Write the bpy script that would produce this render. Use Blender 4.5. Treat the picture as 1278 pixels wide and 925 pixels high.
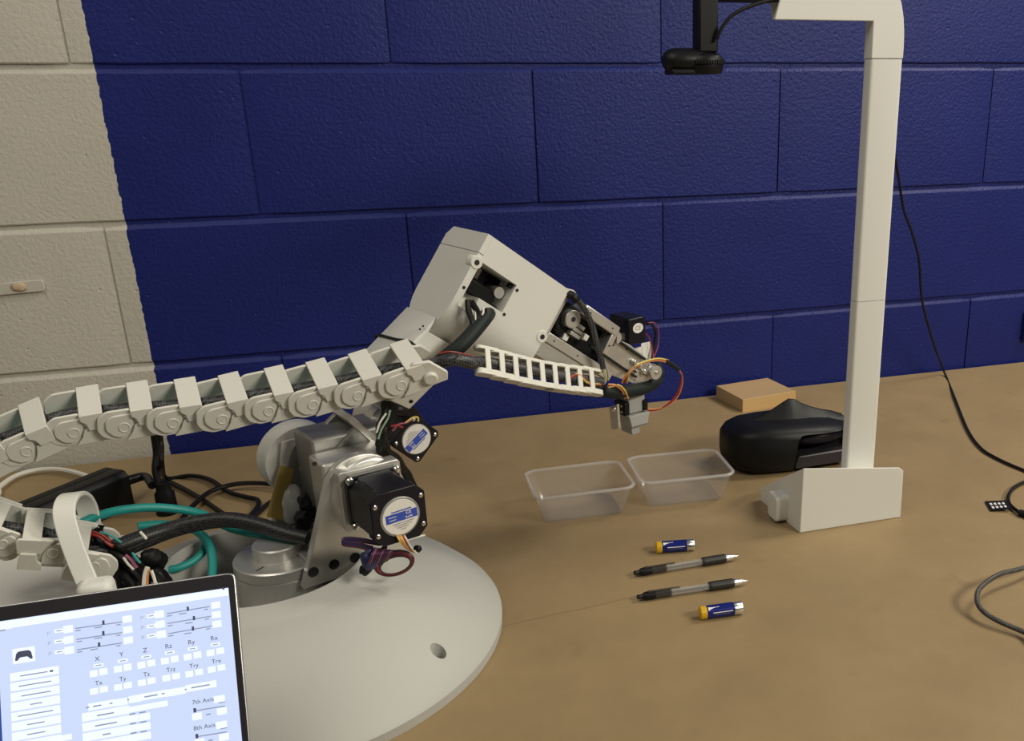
import bpy, bmesh, math, random
from mathutils import Vector, Matrix, noise
random.seed(7)
scene = bpy.context.scene
for o in list(bpy.data.objects): bpy.data.objects.remove(o, do_unlink=True)
COL = scene.collection
R_ = math.radians
V = Vector

# ------------------------------------------------------------------ camera
# x runs along the wall, y towards it (wall face at y = 0), z up, bench top at z = 0
FPX, YAW, PIT, ROL = 1177.17, 0.308182, 0.341318, -0.011123
CAM = V((-0.31601, -1.65409, 0.55381))
CX, CY = 185.49, 75.09                       # principal point is off centre: the photograph is a crop
_f = V((math.sin(YAW)*math.cos(PIT), math.cos(YAW)*math.cos(PIT), -math.sin(PIT)))
_r = V((math.cos(YAW), -math.sin(YAW), 0)); _u = _r.cross(_f)
RT = _r*math.cos(ROL) + _u*math.sin(ROL); UP = -_r*math.sin(ROL) + _u*math.cos(ROL); FW = _f
cam = bpy.data.cameras.new('camera'); camo = bpy.data.objects.new('camera', cam); COL.objects.link(camo)
m = Matrix((RT, UP, -FW)).transposed().to_4x4(); m.translation = CAM; camo.matrix_world = m
cam.sensor_fit = 'HORIZONTAL'; cam.sensor_width = 36; cam.lens = 36*FPX/1278
cam.shift_x = -CX/1278; cam.shift_y = CY/1278; cam.clip_start = 0.02
scene.camera = camo

# ------------------------------------------------------------------ light
world = bpy.data.worlds.new('room'); scene.world = world; world.use_nodes = True
world.node_tree.nodes['Background'].inputs[0].default_value = (1.0, 0.96, 0.88, 1)
world.node_tree.nodes['Background'].inputs[1].default_value = 0.075
def area(name, loc, target, sx, sy, power, col=(1.0, 0.94, 0.80)):
    l = bpy.data.lights.new(name, 'AREA'); l.shape = 'RECTANGLE'; l.size = sx; l.size_y = sy; l.energy = power; l.color = col
    o = bpy.data.objects.new(name, l); COL.objects.link(o); o.location = loc
    o.rotation_euler = (V(target)-V(loc)).to_track_quat('-Z', 'Y').to_euler(); return o
area('ceiling_tube_light', (1.65, -2.55, 1.65), (0.1, -0.4, 0.1), 1.2, 0.40, 55)
area('ceiling_tube_light', (1.75, -0.55, 1.95), (1.1, -0.35, 0), 0.40, 0.9, 32)
area('ceiling_tube_light', (-1.15, -1.35, 2.15), (-0.3, -0.6, 0), 1.2, 1.2, 17)
scene.view_settings.view_transform = 'Standard'; scene.view_settings.look = 'None'
scene.view_settings.exposure = 0.0; scene.view_settings.gamma = 1.0; scene.view_settings.use_curve_mapping = False

# ------------------------------------------------------------------ points in the place
def ray(x, y): return RT*((x-639-CX)/FPX) + UP*((462.5+CY-y)/FPX) + FW
def atz(x, y, z=0.0): d = ray(x, y); return CAM + d*((z-CAM.z)/d.z)
def aty(x, y, Y): d = ray(x, y); return CAM + d*((Y-CAM.y)/d.y)
def atd(x, y, D): return CAM + ray(x, y)*D
ANG = R_(21.0); G = V((-0.43, -0.66, 0))      # robot: first axis stands at G, arm plane turned 21 degrees from the wall
RU = V((math.cos(ANG), math.sin(ANG), 0)); RN = V((math.sin(ANG), -math.cos(ANG), 0))
def rp(x, y, n):                              # point of the robot's own frame at lateral offset n (local y = -n)
    d = ray(x, y); t = ((G-CAM).dot(RN)+n)/d.dot(RN); p = CAM+d*t-G
    return V((p.dot(RU), -n, p.z))
def L(u, n, z): return V((u, -n, z))
FB = R_(36.5)
def FA(f, g, n): return V((f*math.cos(FB)+g*math.sin(FB), -n, -f*math.sin(FB)+g*math.cos(FB)))
FAX = V((math.cos(FB), 0, -math.sin(FB))); FAG = V((math.sin(FB), 0, math.cos(FB))); FAN = V((0, -1, 0))

# ------------------------------------------------------------------ materials
def mat(name, col, rough=0.5, metal=0.0, var=0.0, vscale=40, bump=0.0, bscale=300, spec=0.5, coat=0):
    m = bpy.data.materials.new(name); m.use_nodes = True; nt = m.node_tree; b = nt.nodes['Principled BSDF']
    b.inputs['Base Color'].default_value = (*col, 1); b.inputs['Roughness'].default_value = rough
    b.inputs['Metallic'].default_value = metal; b.inputs['Specular IOR Level'].default_value = spec
    b.inputs['Coat Weight'].default_value = coat
    tc = nt.nodes.new('ShaderNodeTexCoord')
    if var:
        nz = nt.nodes.new('ShaderNodeTexNoise'); nz.inputs['Scale'].default_value = vscale; nz.inputs['Detail'].default_value = 4
        nt.links.new(tc.outputs['Object'], nz.inputs['Vector'])
        mx = nt.nodes.new('ShaderNodeMix'); mx.data_type = 'RGBA'
        mx.inputs['A'].default_value = (*[c*(1-var) for c in col], 1); mx.inputs['B'].default_value = (*[min(1, c*(1+var)) for c in col], 1)
        nt.links.new(nz.outputs['Fac'], mx.inputs['Factor']); nt.links.new(mx.outputs['Result'], b.inputs['Base Color'])
    if bump:
        nb = nt.nodes.new('ShaderNodeTexNoise'); nb.inputs['Scale'].default_value = bscale; nb.inputs['Detail'].default_value = 3
        nt.links.new(tc.outputs['Object'], nb.inputs['Vector'])
        bp = nt.nodes.new('ShaderNodeBump'); bp.inputs['Strength'].default_value = bump; bp.inputs['Distance'].default_value = 0.001
        nt.links.new(nb.outputs['Fac'], bp.inputs['Height']); nt.links.new(bp.outputs['Normal'], b.inputs['Normal'])
    return m
def clear_mat(name, col, alpha, rough=0.2):
    m = bpy.data.materials.new(name); m.use_nodes = True; nt = m.node_tree; b = nt.nodes['Principled BSDF']
    b.inputs['Base Color'].default_value = (*col, 1); b.inputs['Roughness'].default_value = rough
    b.inputs['Specular IOR Level'].default_value = 0.2
    tr = nt.nodes.new('ShaderNodeBsdfTransparent'); tr.inputs[0].default_value = (0.975, 0.97, 0.965, 1)
    m1 = nt.nodes.new('ShaderNodeMixShader'); m1.inputs[0].default_value = alpha
    gl = nt.nodes.new('ShaderNodeBsdfGlossy'); gl.inputs['Roughness'].default_value = rough; gl.inputs['Color'].default_value = (0.9, 0.9, 0.9, 1)
    lw = nt.nodes.new('ShaderNodeLayerWeight'); pw = nt.nodes.new('ShaderNodeMath'); pw.operation = 'POWER'; pw.inputs[1].default_value = 4.0; fr = nt.nodes.new('ShaderNodeMath'); fr.operation = 'MULTIPLY_ADD'; fr.inputs[1].default_value = 0.30; fr.inputs[2].default_value = 0.025
    nt.links.new(lw.outputs['Facing'], pw.inputs[0]); nt.links.new(pw.outputs[0], fr.inputs[0])
    m2 = nt.nodes.new('ShaderNodeMixShader'); K = nt.links.new
    K(tr.outputs[0], m1.inputs[1]); K(b.outputs[0], m1.inputs[2]); K(fr.outputs[0], m2.inputs[0]); K(m1.outputs[0], m2.inputs[1]); K(gl.outputs[0], m2.inputs[2])
    K(m2.outputs[0], nt.nodes['Material Output'].inputs[0]); return m
def emit_mat(name, col, s):
    m = bpy.data.materials.new(name); m.use_nodes = True; b = m.node_tree.nodes['Principled BSDF']
    b.inputs['Base Color'].default_value = (0.01, 0.01, 0.01, 1); b.inputs['Roughness'].default_value = 0.35
    b.inputs['Emission Color'].default_value = (*col, 1); b.inputs['Emission Strength'].default_value = s; return m
M = {}
M['white'] = mat('white_printed_plastic', (0.69, 0.685, 0.64), 0.48, bump=0.10, bscale=500, var=0.015, vscale=9)
M['base_white'] = mat('matt_base_plastic', (0.43, 0.428, 0.40), 0.55, bump=0.10, bscale=500, var=0.02, vscale=9)
M['chain'] = mat('ivory_chain_plastic', (0.66, 0.645, 0.585), 0.45, bump=0.08, bscale=600)
M['alu'] = mat('brushed_aluminium', (0.62, 0.61, 0.58), 0.38, 0.75, var=0.08, vscale=60, bump=0.05)
M['alu_dull'] = mat('cast_grey_aluminium', (0.33, 0.325, 0.31), 0.45, 0.6, var=0.12, vscale=50)
M['steel'] = mat('bright_steel', (0.75, 0.74, 0.70), 0.25, 1.0)
M['black'] = mat('black_plastic', (0.006, 0.006, 0.007), 0.45, spec=0.25)
M['motor_black'] = mat('black_motor_paint', (0.006, 0.006, 0.011), 0.32, spec=0.3)
M['rubber'] = mat('black_rubber', (0.009, 0.014, 0.014), 0.6, spec=0.3)
M['cord'] = mat('black_cord', (0.007, 0.006, 0.006), 0.45, spec=0.3)
M['hole'] = mat('dark_screw_hole', (0.008, 0.008, 0.008), 0.7)
M['label'] = mat('paper_label', (0.74, 0.72, 0.68), 0.5)
M['label_blue'] = mat('blue_label_print', (0.035, 0.075, 0.42), 0.5)
M['ink'] = mat('grey_label_ink', (0.18, 0.17, 0.17), 0.6)
M['teal'] = mat('teal_network_jacket', (0.012, 0.27, 0.25), 0.45, bump=0.1, bscale=200)
M['tape'] = mat('yellow_tape', (0.50, 0.36, 0.10), 0.4)
M['grey_gripper'] = mat('grey_printed_gripper', (0.36, 0.36, 0.35), 0.5, bump=0.15, bscale=400)
M['wrap'] = mat('grey_cloudy_plastic_wrap', (0.38, 0.38, 0.37), 0.25, var=0.35, vscale=70, bump=0.6, bscale=90)
for nm, c in dict(red=(0.30, 0.025, 0.018), orange=(0.62, 0.26, 0.09), yellow=(0.62, 0.48, 0.12), blue=(0.018, 0.022, 0.085), purple=(0.045, 0.018, 0.055), brown=(0.070, 0.018, 0.015), pink=(0.26, 0.06, 0.12), white_wire=(0.7, 0.68, 0.62), green=(0.25, 0.38, 0.25)).items():
    M[nm] = mat(nm+'_wire', c, 0.4)
M['clear'] = clear_mat('translucent_polypropylene', (0.80, 0.79, 0.77), 0.075, 0.14)
M['clear_rim'] = clear_mat('translucent_polypropylene_rim', (0.82, 0.81, 0.79), 0.24, 0.2)
M['pen_clear'] = clear_mat('clear_pen_barrel', (0.7, 0.7, 0.68), 0.14, 0.08)
M['pen_smoke'] = clear_mat('smoked_pen_barrel', (0.06, 0.055, 0.05), 0.55, 0.12)
M['grip'] = mat('black_rubber_grip', (0.016, 0.014, 0.013), 0.5)
M['bat_blue'] = mat('battery_blue_foil', (0.012, 0.022, 0.20), 0.25, 0.35)
M['bat_yellow'] = mat('battery_yellow_foil', (0.70, 0.42, 0.02), 0.3, 0.2)
M['floor'] = mat('grey_floor', (0.30, 0.29, 0.27), 0.6, var=0.1, vscale=6)
M['bezel'] = mat('laptop_black_bezel', (0.018, 0.015, 0.020), 0.4)
M['laptop'] = mat('laptop_silver', (0.5, 0.5, 0.51), 0.35, 0.8)
M['screen'] = emit_mat('screen_backlight', (0.64, 0.74, 1.0), 0.98)
M['scr_white'] = emit_mat('screen_white', (0.86, 0.92, 1.0), 1.08)
M['scr_dark'] = emit_mat('screen_dark_text', (0.10, 0.11, 0.18), 0.6)
M['scr_grey'] = emit_mat('screen_grey_text', (0.30, 0.35, 0.50), 0.9)
M['scr_blue'] = emit_mat('screen_blue_bar', (0.03, 0.08, 0.36), 0.9)

def braid_mat(name, c0, c1, scale):
    m = mat(name, c0, 0.45); nt = m.node_tree; b = nt.nodes['Principled BSDF']
    tc = nt.nodes.new('ShaderNodeTexCoord'); ck = nt.nodes.new('ShaderNodeTexChecker'); ck.inputs['Scale'].default_value = scale
    ck.inputs['Color1'].default_value = (*c0, 1); ck.inputs['Color2'].default_value = (*c1, 1)
    mp = nt.nodes.new('ShaderNodeMapping'); mp.inputs['Rotation'].default_value = (0.6, 0.7, 0.78)
    nt.links.new(tc.outputs['Object'], mp.inputs[0]); nt.links.new(mp.outputs[0], ck.inputs['Vector'])
    nt.links.new(ck.outputs['Color'], b.inputs['Base Color'])
    bp = nt.nodes.new('ShaderNodeBump'); bp.inputs['Strength'].default_value = 0.6; bp.inputs['Distance'].default_value = 0.001
    nt.links.new(ck.outputs['Fac'], bp.inputs['Height']); nt.links.new(bp.outputs['Normal'], b.inputs['Normal'])
    return m
M['braid'] = braid_mat('black_braided_sleeve', (0.006, 0.006, 0.007), (0.075, 0.075, 0.080), 430)
M['braid_grey'] = braid_mat('grey_braided_jacket', (0.028, 0.026, 0.023), (0.095, 0.088, 0.078), 500)
M['braid_dark'] = braid_mat('dark_braided_sleeve', (0.006, 0.006, 0.007), (0.030, 0.030, 0.033), 430)

def wall_mat():
    m = bpy.data.materials.new('painted_block'); m.use_nodes = True; nt = m.node_tree; b = nt.nodes['Principled BSDF']; N = nt.nodes.new; K = nt.links.new
    geo = N('ShaderNodeNewGeometry'); sep = N('ShaderNodeSeparateXYZ'); K(geo.outputs['Position'], sep.inputs[0])
    nz = N('ShaderNodeTexNoise'); nz.inputs['Scale'].default_value = 90; nz.inputs['Detail'].default_value = 3; K(geo.outputs['Position'], nz.inputs['Vector'])
    ma = N('ShaderNodeMath'); ma.operation = 'MULTIPLY_ADD'; ma.inputs[1].default_value = 0.007; K(nz.outputs['Fac'], ma.inputs[0]); K(sep.outputs[0], ma.inputs[2])
    gt = N('ShaderNodeMath'); gt.operation = 'GREATER_THAN'; gt.inputs[1].default_value = -0.6455; K(ma.outputs[0], gt.inputs[0])
    n2 = N('ShaderNodeTexNoise'); n2.inputs['Scale'].default_value = 7; n2.inputs['Detail'].default_value = 4; K(geo.outputs['Position'], n2.inputs['Vector'])
    def two(a, c):
        x = N('ShaderNodeMix'); x.data_type = 'RGBA'; x.inputs['A'].default_value = (*a, 1); x.inputs['B'].default_value = (*c, 1); K(n2.outputs['Fac'], x.inputs['Factor']); return x
    cr = two((0.45, 0.427, 0.373), (0.515, 0.488, 0.43)); bl = two((0.0078, 0.0138, 0.112), (0.0112, 0.0192, 0.150))
    mx = N('ShaderNodeMix'); mx.data_type = 'RGBA'; K(gt.outputs[0], mx.inputs['Factor']); K(cr.outputs['Result'], mx.inputs['A']); K(bl.outputs['Result'], mx.inputs['B'])
    K(mx.outputs['Result'], b.inputs['Base Color']); b.inputs['Roughness'].default_value = 0.42; b.inputs['Specular IOR Level'].default_value = 0.24
    # rolled paint over rough block: lumps, fine grain and pinholes
    na = N('ShaderNodeTexNoise'); na.inputs['Scale'].default_value = 170; na.inputs['Detail'].default_value = 5; na.inputs['Roughness'].default_value = 0.6; K(geo.outputs['Position'], na.inputs['Vector'])
    vo = N('ShaderNodeTexVoronoi'); vo.inputs['Scale'].default_value = 60; K(geo.outputs['Position'], vo.inputs['Vector'])
    st = N('ShaderNodeMapRange'); st.inputs['From Min'].default_value = 0.0; st.inputs['From Max'].default_value = 0.16; st.inputs['To Min'].default_value = -0.9; st.inputs['To Max'].default_value = 0.0; K(vo.outputs['Distance'], st.inputs['Value'])
    vc = N('ShaderNodeSeparateColor'); K(vo.outputs['Color'], vc.inputs[0])
    g2 = N('ShaderNodeMath'); g2.operation = 'GREATER_THAN'; g2.inputs[1].default_value = 0.80; K(vc.outputs[0], g2.inputs[0])
    mu = N('ShaderNodeMath'); mu.operation = 'MULTIPLY'; K(st.outputs['Result'], mu.inputs[0]); K(g2.outputs[0], mu.inputs[1])
    ad = N('ShaderNodeMath'); ad.operation = 'ADD'; K(na.outputs['Fac'], ad.inputs[0]); K(mu.outputs[0], ad.inputs[1])
    bp = N('ShaderNodeBump'); bp.inputs['Strength'].default_value = 0.5; bp.inputs['Distance'].default_value = 0.003
    K(ad.outputs[0], bp.inputs['Height']); K(bp.outputs['Normal'], b.inputs['Normal']); return m
M['wall'] = wall_mat()

def mdf_mat(name, c0, c1, marks=True):
    m = bpy.data.materials.new(name); m.use_nodes = True; nt = m.node_tree; b = nt.nodes['Principled BSDF']; N = nt.nodes.new; K = nt.links.new
    geo = N('ShaderNodeNewGeometry')
    n1 = N('ShaderNodeTexNoise'); n1.inputs['Scale'].default_value = 8; n1.inputs['Detail'].default_value = 6; n1.inputs['Roughness'].default_value = 0.62; K(geo.outputs['Position'], n1.inputs['Vector'])
    n2 = N('ShaderNodeTexNoise'); n2.inputs['Scale'].default_value = 55; n2.inputs['Detail'].default_value = 5; K(geo.outputs['Position'], n2.inputs['Vector'])
    mr = N('ShaderNodeMapRange'); mr.inputs['From Min'].default_value = 0.3; mr.inputs['From Max'].default_value = 0.7; K(n1.outputs['Fac'], mr.inputs['Value'])
    av = N('ShaderNodeMath'); av.operation = 'MULTIPLY_ADD'; av.inputs[1].default_value = 0.35; K(n2.outputs['Fac'], av.inputs[0])
    sc = N('ShaderNodeMath'); sc.operation = 'MULTIPLY'; sc.inputs[1].default_value = 0.65; K(mr.outputs['Result'], sc.inputs[0]); K(sc.outputs[0], av.inputs[2])
    mx = N('ShaderNodeMix'); mx.data_type = 'RGBA'; mx.inputs['A'].default_value = (*c0, 1); mx.inputs['B'].default_value = (*c1, 1); K(av.outputs[0], mx.inputs['Factor'])
    out = mx.outputs['Result']
    if marks:      # scuffs: sparse darker smudges
        n3 = N('ShaderNodeTexNoise'); n3.inputs['Scale'].default_value = 13; n3.inputs['Detail'].default_value = 4; K(geo.outputs['Position'], n3.inputs['Vector'])
        r3 = N('ShaderNodeMapRange'); r3.inputs['From Min'].default_value = 0.66; r3.inputs['From Max'].default_value = 0.78; r3.inputs['To Max'].default_value = 0.45; K(n3.outputs['Fac'], r3.inputs['Value'])
        m3 = N('ShaderNodeMix'); m3.data_type = 'RGBA'; m3.inputs['B'].default_value = (c0[0]*0.55, c0[1]*0.52, c0[2]*0.5, 1); K(r3.outputs['Result'], m3.inputs['Factor']); K(out, m3.inputs['A']); out = m3.outputs['Result']
    K(out, b.inputs['Base Color']); b.inputs['Roughness'].default_value = 0.5; b.inputs['Specular IOR Level'].default_value = 0.35
    bp = N('ShaderNodeBump'); bp.inputs['Strength'].default_value = 0.08; bp.inputs['Distance'].default_value = 0.001; K(n2.outputs['Fac'], bp.inputs['Height']); K(bp.outputs['Normal'], b.inputs['Normal']); return m
M['mdf'] = mdf_mat('fibreboard', (0.240, 0.168, 0.083), (0.322, 0.229, 0.120))
M['mdf_piece'] = mdf_mat('fibreboard_offcut', (0.40, 0.27, 0.14), (0.47, 0.32, 0.17), False)
M['mdf_edge'] = mdf_mat('fibreboard_sawn_edge', (0.50, 0.32, 0.13), (0.58, 0.38, 0.17), False)

# ------------------------------------------------------------------ mesh helpers
def catmull(pts, n=8):
    pts = [V(p) for p in pts]
    if len(pts) < 3: return [pts[0].lerp(pts[-1], i/n) for i in range(n+1)]
    P = [pts[0]*2-pts[1]] + pts + [pts[-1]*2-pts[-2]]; out = []
    for i in range(1, len(P)-2):
        a, b, c, d = P[i-1:i+3]
        for k in range(n):
            t = k/n; out.append(0.5*((2*b)+(c-a)*t+(2*a-5*b+4*c-d)*t*t+(3*b-a-3*c+d)*t**3))
    out.append(P[-2].copy()); return out
class MB:
    def __init__(s): s.bm = bmesh.new()
    def ring(s, pts): return [s.bm.verts.new(p) for p in pts]
    def face(s, vs):
        try: return s.bm.faces.new(vs)
        except ValueError: return None
    def loft(s, rings, closed=True, caps=True):
        rs = [s.ring(r) for r in rings]; n = len(rs[0])
        for a, b in zip(rs, rs[1:]):
            for i in range(n if closed else n-1): s.face([a[i], a[(i+1) % n], b[(i+1) % n], b[i]])
        if caps: s.face(rs[0][::-1]); s.face(rs[-1])
        return s
    def box(s, c, size, rot=None):
        c = V(c); h = V(size)/2; rot = rot or Matrix.Identity(3)
        q = [c+rot@V((sx*h.x, sy*h.y, sz*h.z)) for sz in (-1, 1) for sx, sy in ((-1, -1), (1, -1), (1, 1), (-1, 1))]
        return s.loft([q[:4], q[4:]])
    def prism(s, poly, o, ex, ey, ez):                      # poly in (ex, ey) swept along the vector ez
        o, ex, ey, ez = V(o), V(ex), V(ey), V(ez)
        a = [o+ex*p[0]+ey*p[1] for p in poly]; return s.loft([a, [q+ez for q in a]])
    def cyl(s, p0, p1, r0, r1=None, seg=28):
        p0, p1 = V(p0), V(p1); r1 = r0 if r1 is None else r1; d = (p1-p0).normalized(); a = d.orthogonal().normalized(); b = d.cross(a)
        cs = [(a*math.cos(2*math.pi*i/seg)+b*math.sin(2*math.pi*i/seg)) for i in range(seg)]
        return s.loft([[p0+c*r0 for c in cs], [p1+c*r1 for c in cs]])
    def lathe(s, prof, o, d, seg=32, caps=True):            # prof: (radius, height along d)
        o, d = V(o), V(d).normalized(); a = d.orthogonal().normalized(); b = d.cross(a)
        cs = [(a*math.cos(2*math.pi*i/seg)+b*math.sin(2*math.pi*i/seg)) for i in range(seg)]
        return s.loft([[o+d*h+c*max(r, 1e-5) for c in cs] for r, h in prof], caps=caps)
    def shell(s, prof, o, d, seg=32): return s.lathe(prof+[prof[0]], o, d, seg, caps=False)
    def tube(s, pts, r, seg=8, n=8, smooth=True, flat=None):
        P = catmull(pts, n) if smooth else [V(p) for p in pts]
        up = None; rings = []
        for i, p in enumerate(P):
            d = (P[min(i+1, len(P)-1)]-P[max(i-1, 0)])
            if d.length < 1e-9: d = V((0, 0, 1))
            d.normalize()
            if up is None: up = d.orthogonal().normalized()
            up = (up-d*up.dot(d)); up = up.normalized() if up.length > 1e-6 else d.orthogonal().normalized()
            w = d.cross(up); rr = r(i/(len(P)-1)) if callable(r) else r
            rings.append([p+(up*math.cos(2*math.pi*k/seg)+w*math.sin(2*math.pi*k/seg))*rr for k in range(seg)])
        return s.loft(rings)
    def quad(s, a, b, c, d): s.face(s.ring([a, b, c, d])); return s
    def build(s, name, material, parent=None, loc=None, bevel=0, smooth=35, bseg=2, weld=True, label=None):
        bm = s.bm
        if weld: bmesh.ops.remove_doubles(bm, verts=bm.verts, dist=1e-7)
        if loc is not None: bmesh.ops.translate(bm, verts=bm.verts, vec=-V(loc))
        bmesh.ops.recalc_face_normals(bm, faces=bm.faces)
        me = bpy.data.meshes.new(name); bm.to_mesh(me); bm.free()
        if smooth:
            me.polygons.foreach_set('use_smooth', [True]*len(me.polygons)); me.set_sharp_from_angle(angle=R_(smooth))
        me.materials.append(M[material] if isinstance(material, str) else material)
        o = bpy.data.objects.new(name, me); COL.objects.link(o)
        if loc is not None: o.location = loc
        if parent: o.parent = parent
        if bevel:
            b = o.modifiers.new('edges', 'BEVEL'); b.width = bevel; b.segments = bseg; b.limit_method = 'ANGLE'; b.angle_limit = R_(35)
        if label: o['label'] = label
        return o
def thing(name, label, cat, loc=(0, 0, 0), rz=0, group=None):
    o = bpy.data.objects.new(name, None); COL.objects.link(o); o.location = loc; o.rotation_euler = (0, 0, rz); o.empty_display_size = 0.02
    tag(o, label, cat, group); return o
def tag(o, label, cat, group=None):
    o['label'] = label; o['category'] = cat
    if group: o['group'] = group
    return o
def struct(o): o['kind'] = 'structure'; return o
def cut(o, cutters):
    for c in cutters:
        md = o.modifiers.new('cut', 'BOOLEAN'); md.object = c; md.operation = 'DIFFERENCE'; md.solver = 'EXACT'
    dg = bpy.context.evaluated_depsgraph_get(); dg.update()
    me = bpy.data.meshes.new_from_object(o.evaluated_get(dg)); o.modifiers.clear(); o.data = me
    me.polygons.foreach_set('use_smooth', [True]*len(me.polygons)); me.set_sharp_from_angle(angle=R_(30))
    for c in cutters: bpy.data.objects.remove(c, do_unlink=True)
def text_mesh(name, s, size, mtx, material, parent, align='CENTER', bold=0.0):
    cu = bpy.data.curves.new(name, 'FONT'); cu.body = s; cu.size = size; cu.align_x = align; cu.align_y = 'CENTER'; cu.offset = bold
    t = bpy.data.objects.new('tmp', cu); COL.objects.link(t); dg = bpy.context.evaluated_depsgraph_get(); dg.update()
    me = bpy.data.meshes.new_from_object(t.evaluated_get(dg)); bpy.data.objects.remove(t, do_unlink=True)
    me.transform(mtx); me.materials.clear(); me.materials.append(M[material]); me.name = name
    o = bpy.data.objects.new(name, me); COL.objects.link(o); o.parent = parent; return o
def frame(o, ex, ey, ez): 
    q = Matrix((V(ex), V(ey), V(ez))).transposed().to_4x4(); q.translation = V(o); return q
def arc(cx, cy, r, a0, a1, n): return [(cx+r*math.cos(R_(a0+(a1-a0)*i/n)), cy+r*math.sin(R_(a0+(a1-a0)*i/n))) for i in range(n+1)]
X, Y, Z = V((1, 0, 0)), V((0, 1, 0)), V((0, 0, 1))
def wb(mb, name, material, parent, sub=False, **k):          # mesh given in world coordinates, parented under an unrotated thing
    o = mb.build(name, material, parent, **k)
    if not sub: o.matrix_parent_inverse = Matrix.Translation(-parent.location)
    return o
def polyprof(pts, r, n=4):                                   # round the corners of a 2D polygon
    out = []
    for i, p in enumerate(pts):
        a, b, c = V(pts[i-1]).to_2d(), V(p).to_2d(), V(pts[(i+1) % len(pts)]).to_2d()
        rr = min(r, (a-b).length*0.45, (c-b).length*0.45); s, e = b+(a-b).normalized()*rr, b+(c-b).normalized()*rr
        for k in range(n+1):
            t = k/n; q = s*(1-t)**2+b*2*t*(1-t)+e*t*t; out.append((q.x, q.y))
    return out

# ================================================================== THE ROOM
BL, BH = 0.4499, 0.22494; X0, ZA = -0.4553, 0.6033
wall = struct(MB().box((0.0, 0.1050, 0.6), (5.4, 0.2, 2.8)).build('wall_back', 'wall', bevel=0)); 
wall['label'] = 'painted concrete block wall, cream on the left and dark blue on the right'
bmx = MB(); bw, bh = BL-0.0030, BH-0.0045; rgs = []
for i in range(15):                                          # sloped, slightly ragged weathered upper arris; tight vertical joints
    t = i/14; x = -bw/2+bw*t; e_ = 0.0022 if i in (0, 14) else 0.0
    j1, j2 = 0.0016*noise.noise(V((i*1.7, 3.1, 0))), 0.0010*noise.noise(V((i*1.3, 9.7, 2)))
    rgs.append([V((x, y_+e_, z_)) for y_, z_ in ((0.060, -bh/2), (0.0045, -bh/2), (0.0012, -bh/2+0.0012+j2), (0.0, -bh/2+0.0030+j2), (0.0, bh/2-0.0085+j1), (0.0012, bh/2-0.0060+j1), (0.0058, bh/2), (0.060, bh/2))])
bmx.loft(rgs)
block0 = bmx.build('block', 'wall', wall, smooth=15)
first = True
for j in range(-6, 5):                                       # course j sits between ZA+(j-1)*BH and ZA+j*BH
    for k in range(-6, 6):
        cx = X0+(k+0.5+(0.0 if j % 2 == 0 else 0.5))*BL; cz = ZA+(j-0.5)*BH
        if abs(cx) > 2.5: continue
        o = block0 if first else block0.copy()
        if not first: COL.objects.link(o); o.parent = wall
        first = False
        o.location = (cx, random.uniform(-0.0008, 0.0008), cz); o.rotation_euler = (random.uniform(-.002, .002), 0, random.uniform(-.002, .002))
floor = struct(MB().box((0, -1.8, -0.81), (6, 3.6, 0.1)).build('floor', 'floor'))

# workbench
bench = thing('workbench', 'large fibreboard workbench standing against the block wall', 'workbench', (0, -0.7, -0.76))
wb(MB().box((0.1, -0.703, -0.0125), (3.6, 1.39, 0.025)), 'bench_top', 'mdf', bench, bevel=0.001)
for sx in (-1.6, 1.8):
    for sy in (-1.33, -0.08): wb(MB().box((sx, sy, -0.392), (0.07, 0.07, 0.734)), 'leg', 'mdf_piece', bench, bevel=0.003)
wb(MB().box((0.1, -1.33, -0.08), (3.3, 0.04, 0.1)).box((0.1, -0.08, -0.08), (3.3, 0.04, 0.1)), 'apron', 'mdf_piece', bench, bevel=0.002)

M['pencil'] = mat('faint_pencil', (0.215, 0.148, 0.078), 0.6)
ln_ = catmull([atz(x, y, 0.0002) for x, y in ((622, 783), (665, 773), (700, 765), (740, 757), (792, 744))], 5)
pm = MB(); pm.loft([[p-V((0, 0.0004, 0)), p+V((0, 0.0004, 0))] for p in ln_], closed=False, caps=False); wb(pm, 'pencil_line', 'pencil', bench)
# painted-over socket box at the right edge of the view
k0, k1 = aty(1273, 425, 0.0), aty(1275, 389, 0.0)
so = thing('socket_box', 'blue painted socket box on the wall at the right edge', 'socket box', (k0.x+0.045, -0.001, k0.z))
for z0, z1 in ((k0.z, k0.z+0.0195), (k0.z+0.0225, k1.z)): wb(MB().box((k0.x+0.046, -0.004, (z0+z1)/2), (0.090, 0.014, z1-z0)), 'box_cover', 'wall', so, bevel=0.002)
# painted-over adhesive strip on the cream blocks
st = thing('adhesive_strip', 'painted over adhesive hook strip stuck on the cream wall', 'strip', (-0.812, -0.001, 0.284))
pl = polyprof([(-0.855, 0.279), (-0.775, 0.282), (-0.775, 0.300), (-0.855, 0.297)], 0.005)
wb(MB().prism(pl, (0, 0.0, 0), X, Z, V((0, -0.004, 0))), 'strip', 'white', st, bevel=0.001)
def lump(c, r, seed, sq=(1, 1, 1), amp=0.25, sub=3, freq=1.6):
    mb = MB(); bmesh.ops.create_icosphere(mb.bm, subdivisions=sub, radius=1.0)
    for v in mb.bm.verts:
        k = 1+amp*noise.noise(v.co*freq+V((seed*7.3, seed*1.7, seed)))
        v.co = V((v.co.x*sq[0], v.co.y*sq[1], v.co.z*sq[2]))*(r*k)+V(c)
    return mb
M['glue'] = mat('old_tan_glue', (0.50, 0.38, 0.25), 0.6)
M['cream'] = mat('cream_wall_paint', (0.485, 0.458, 0.402), 0.45)
st.children[0].data.materials[0] = M['cream']
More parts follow.
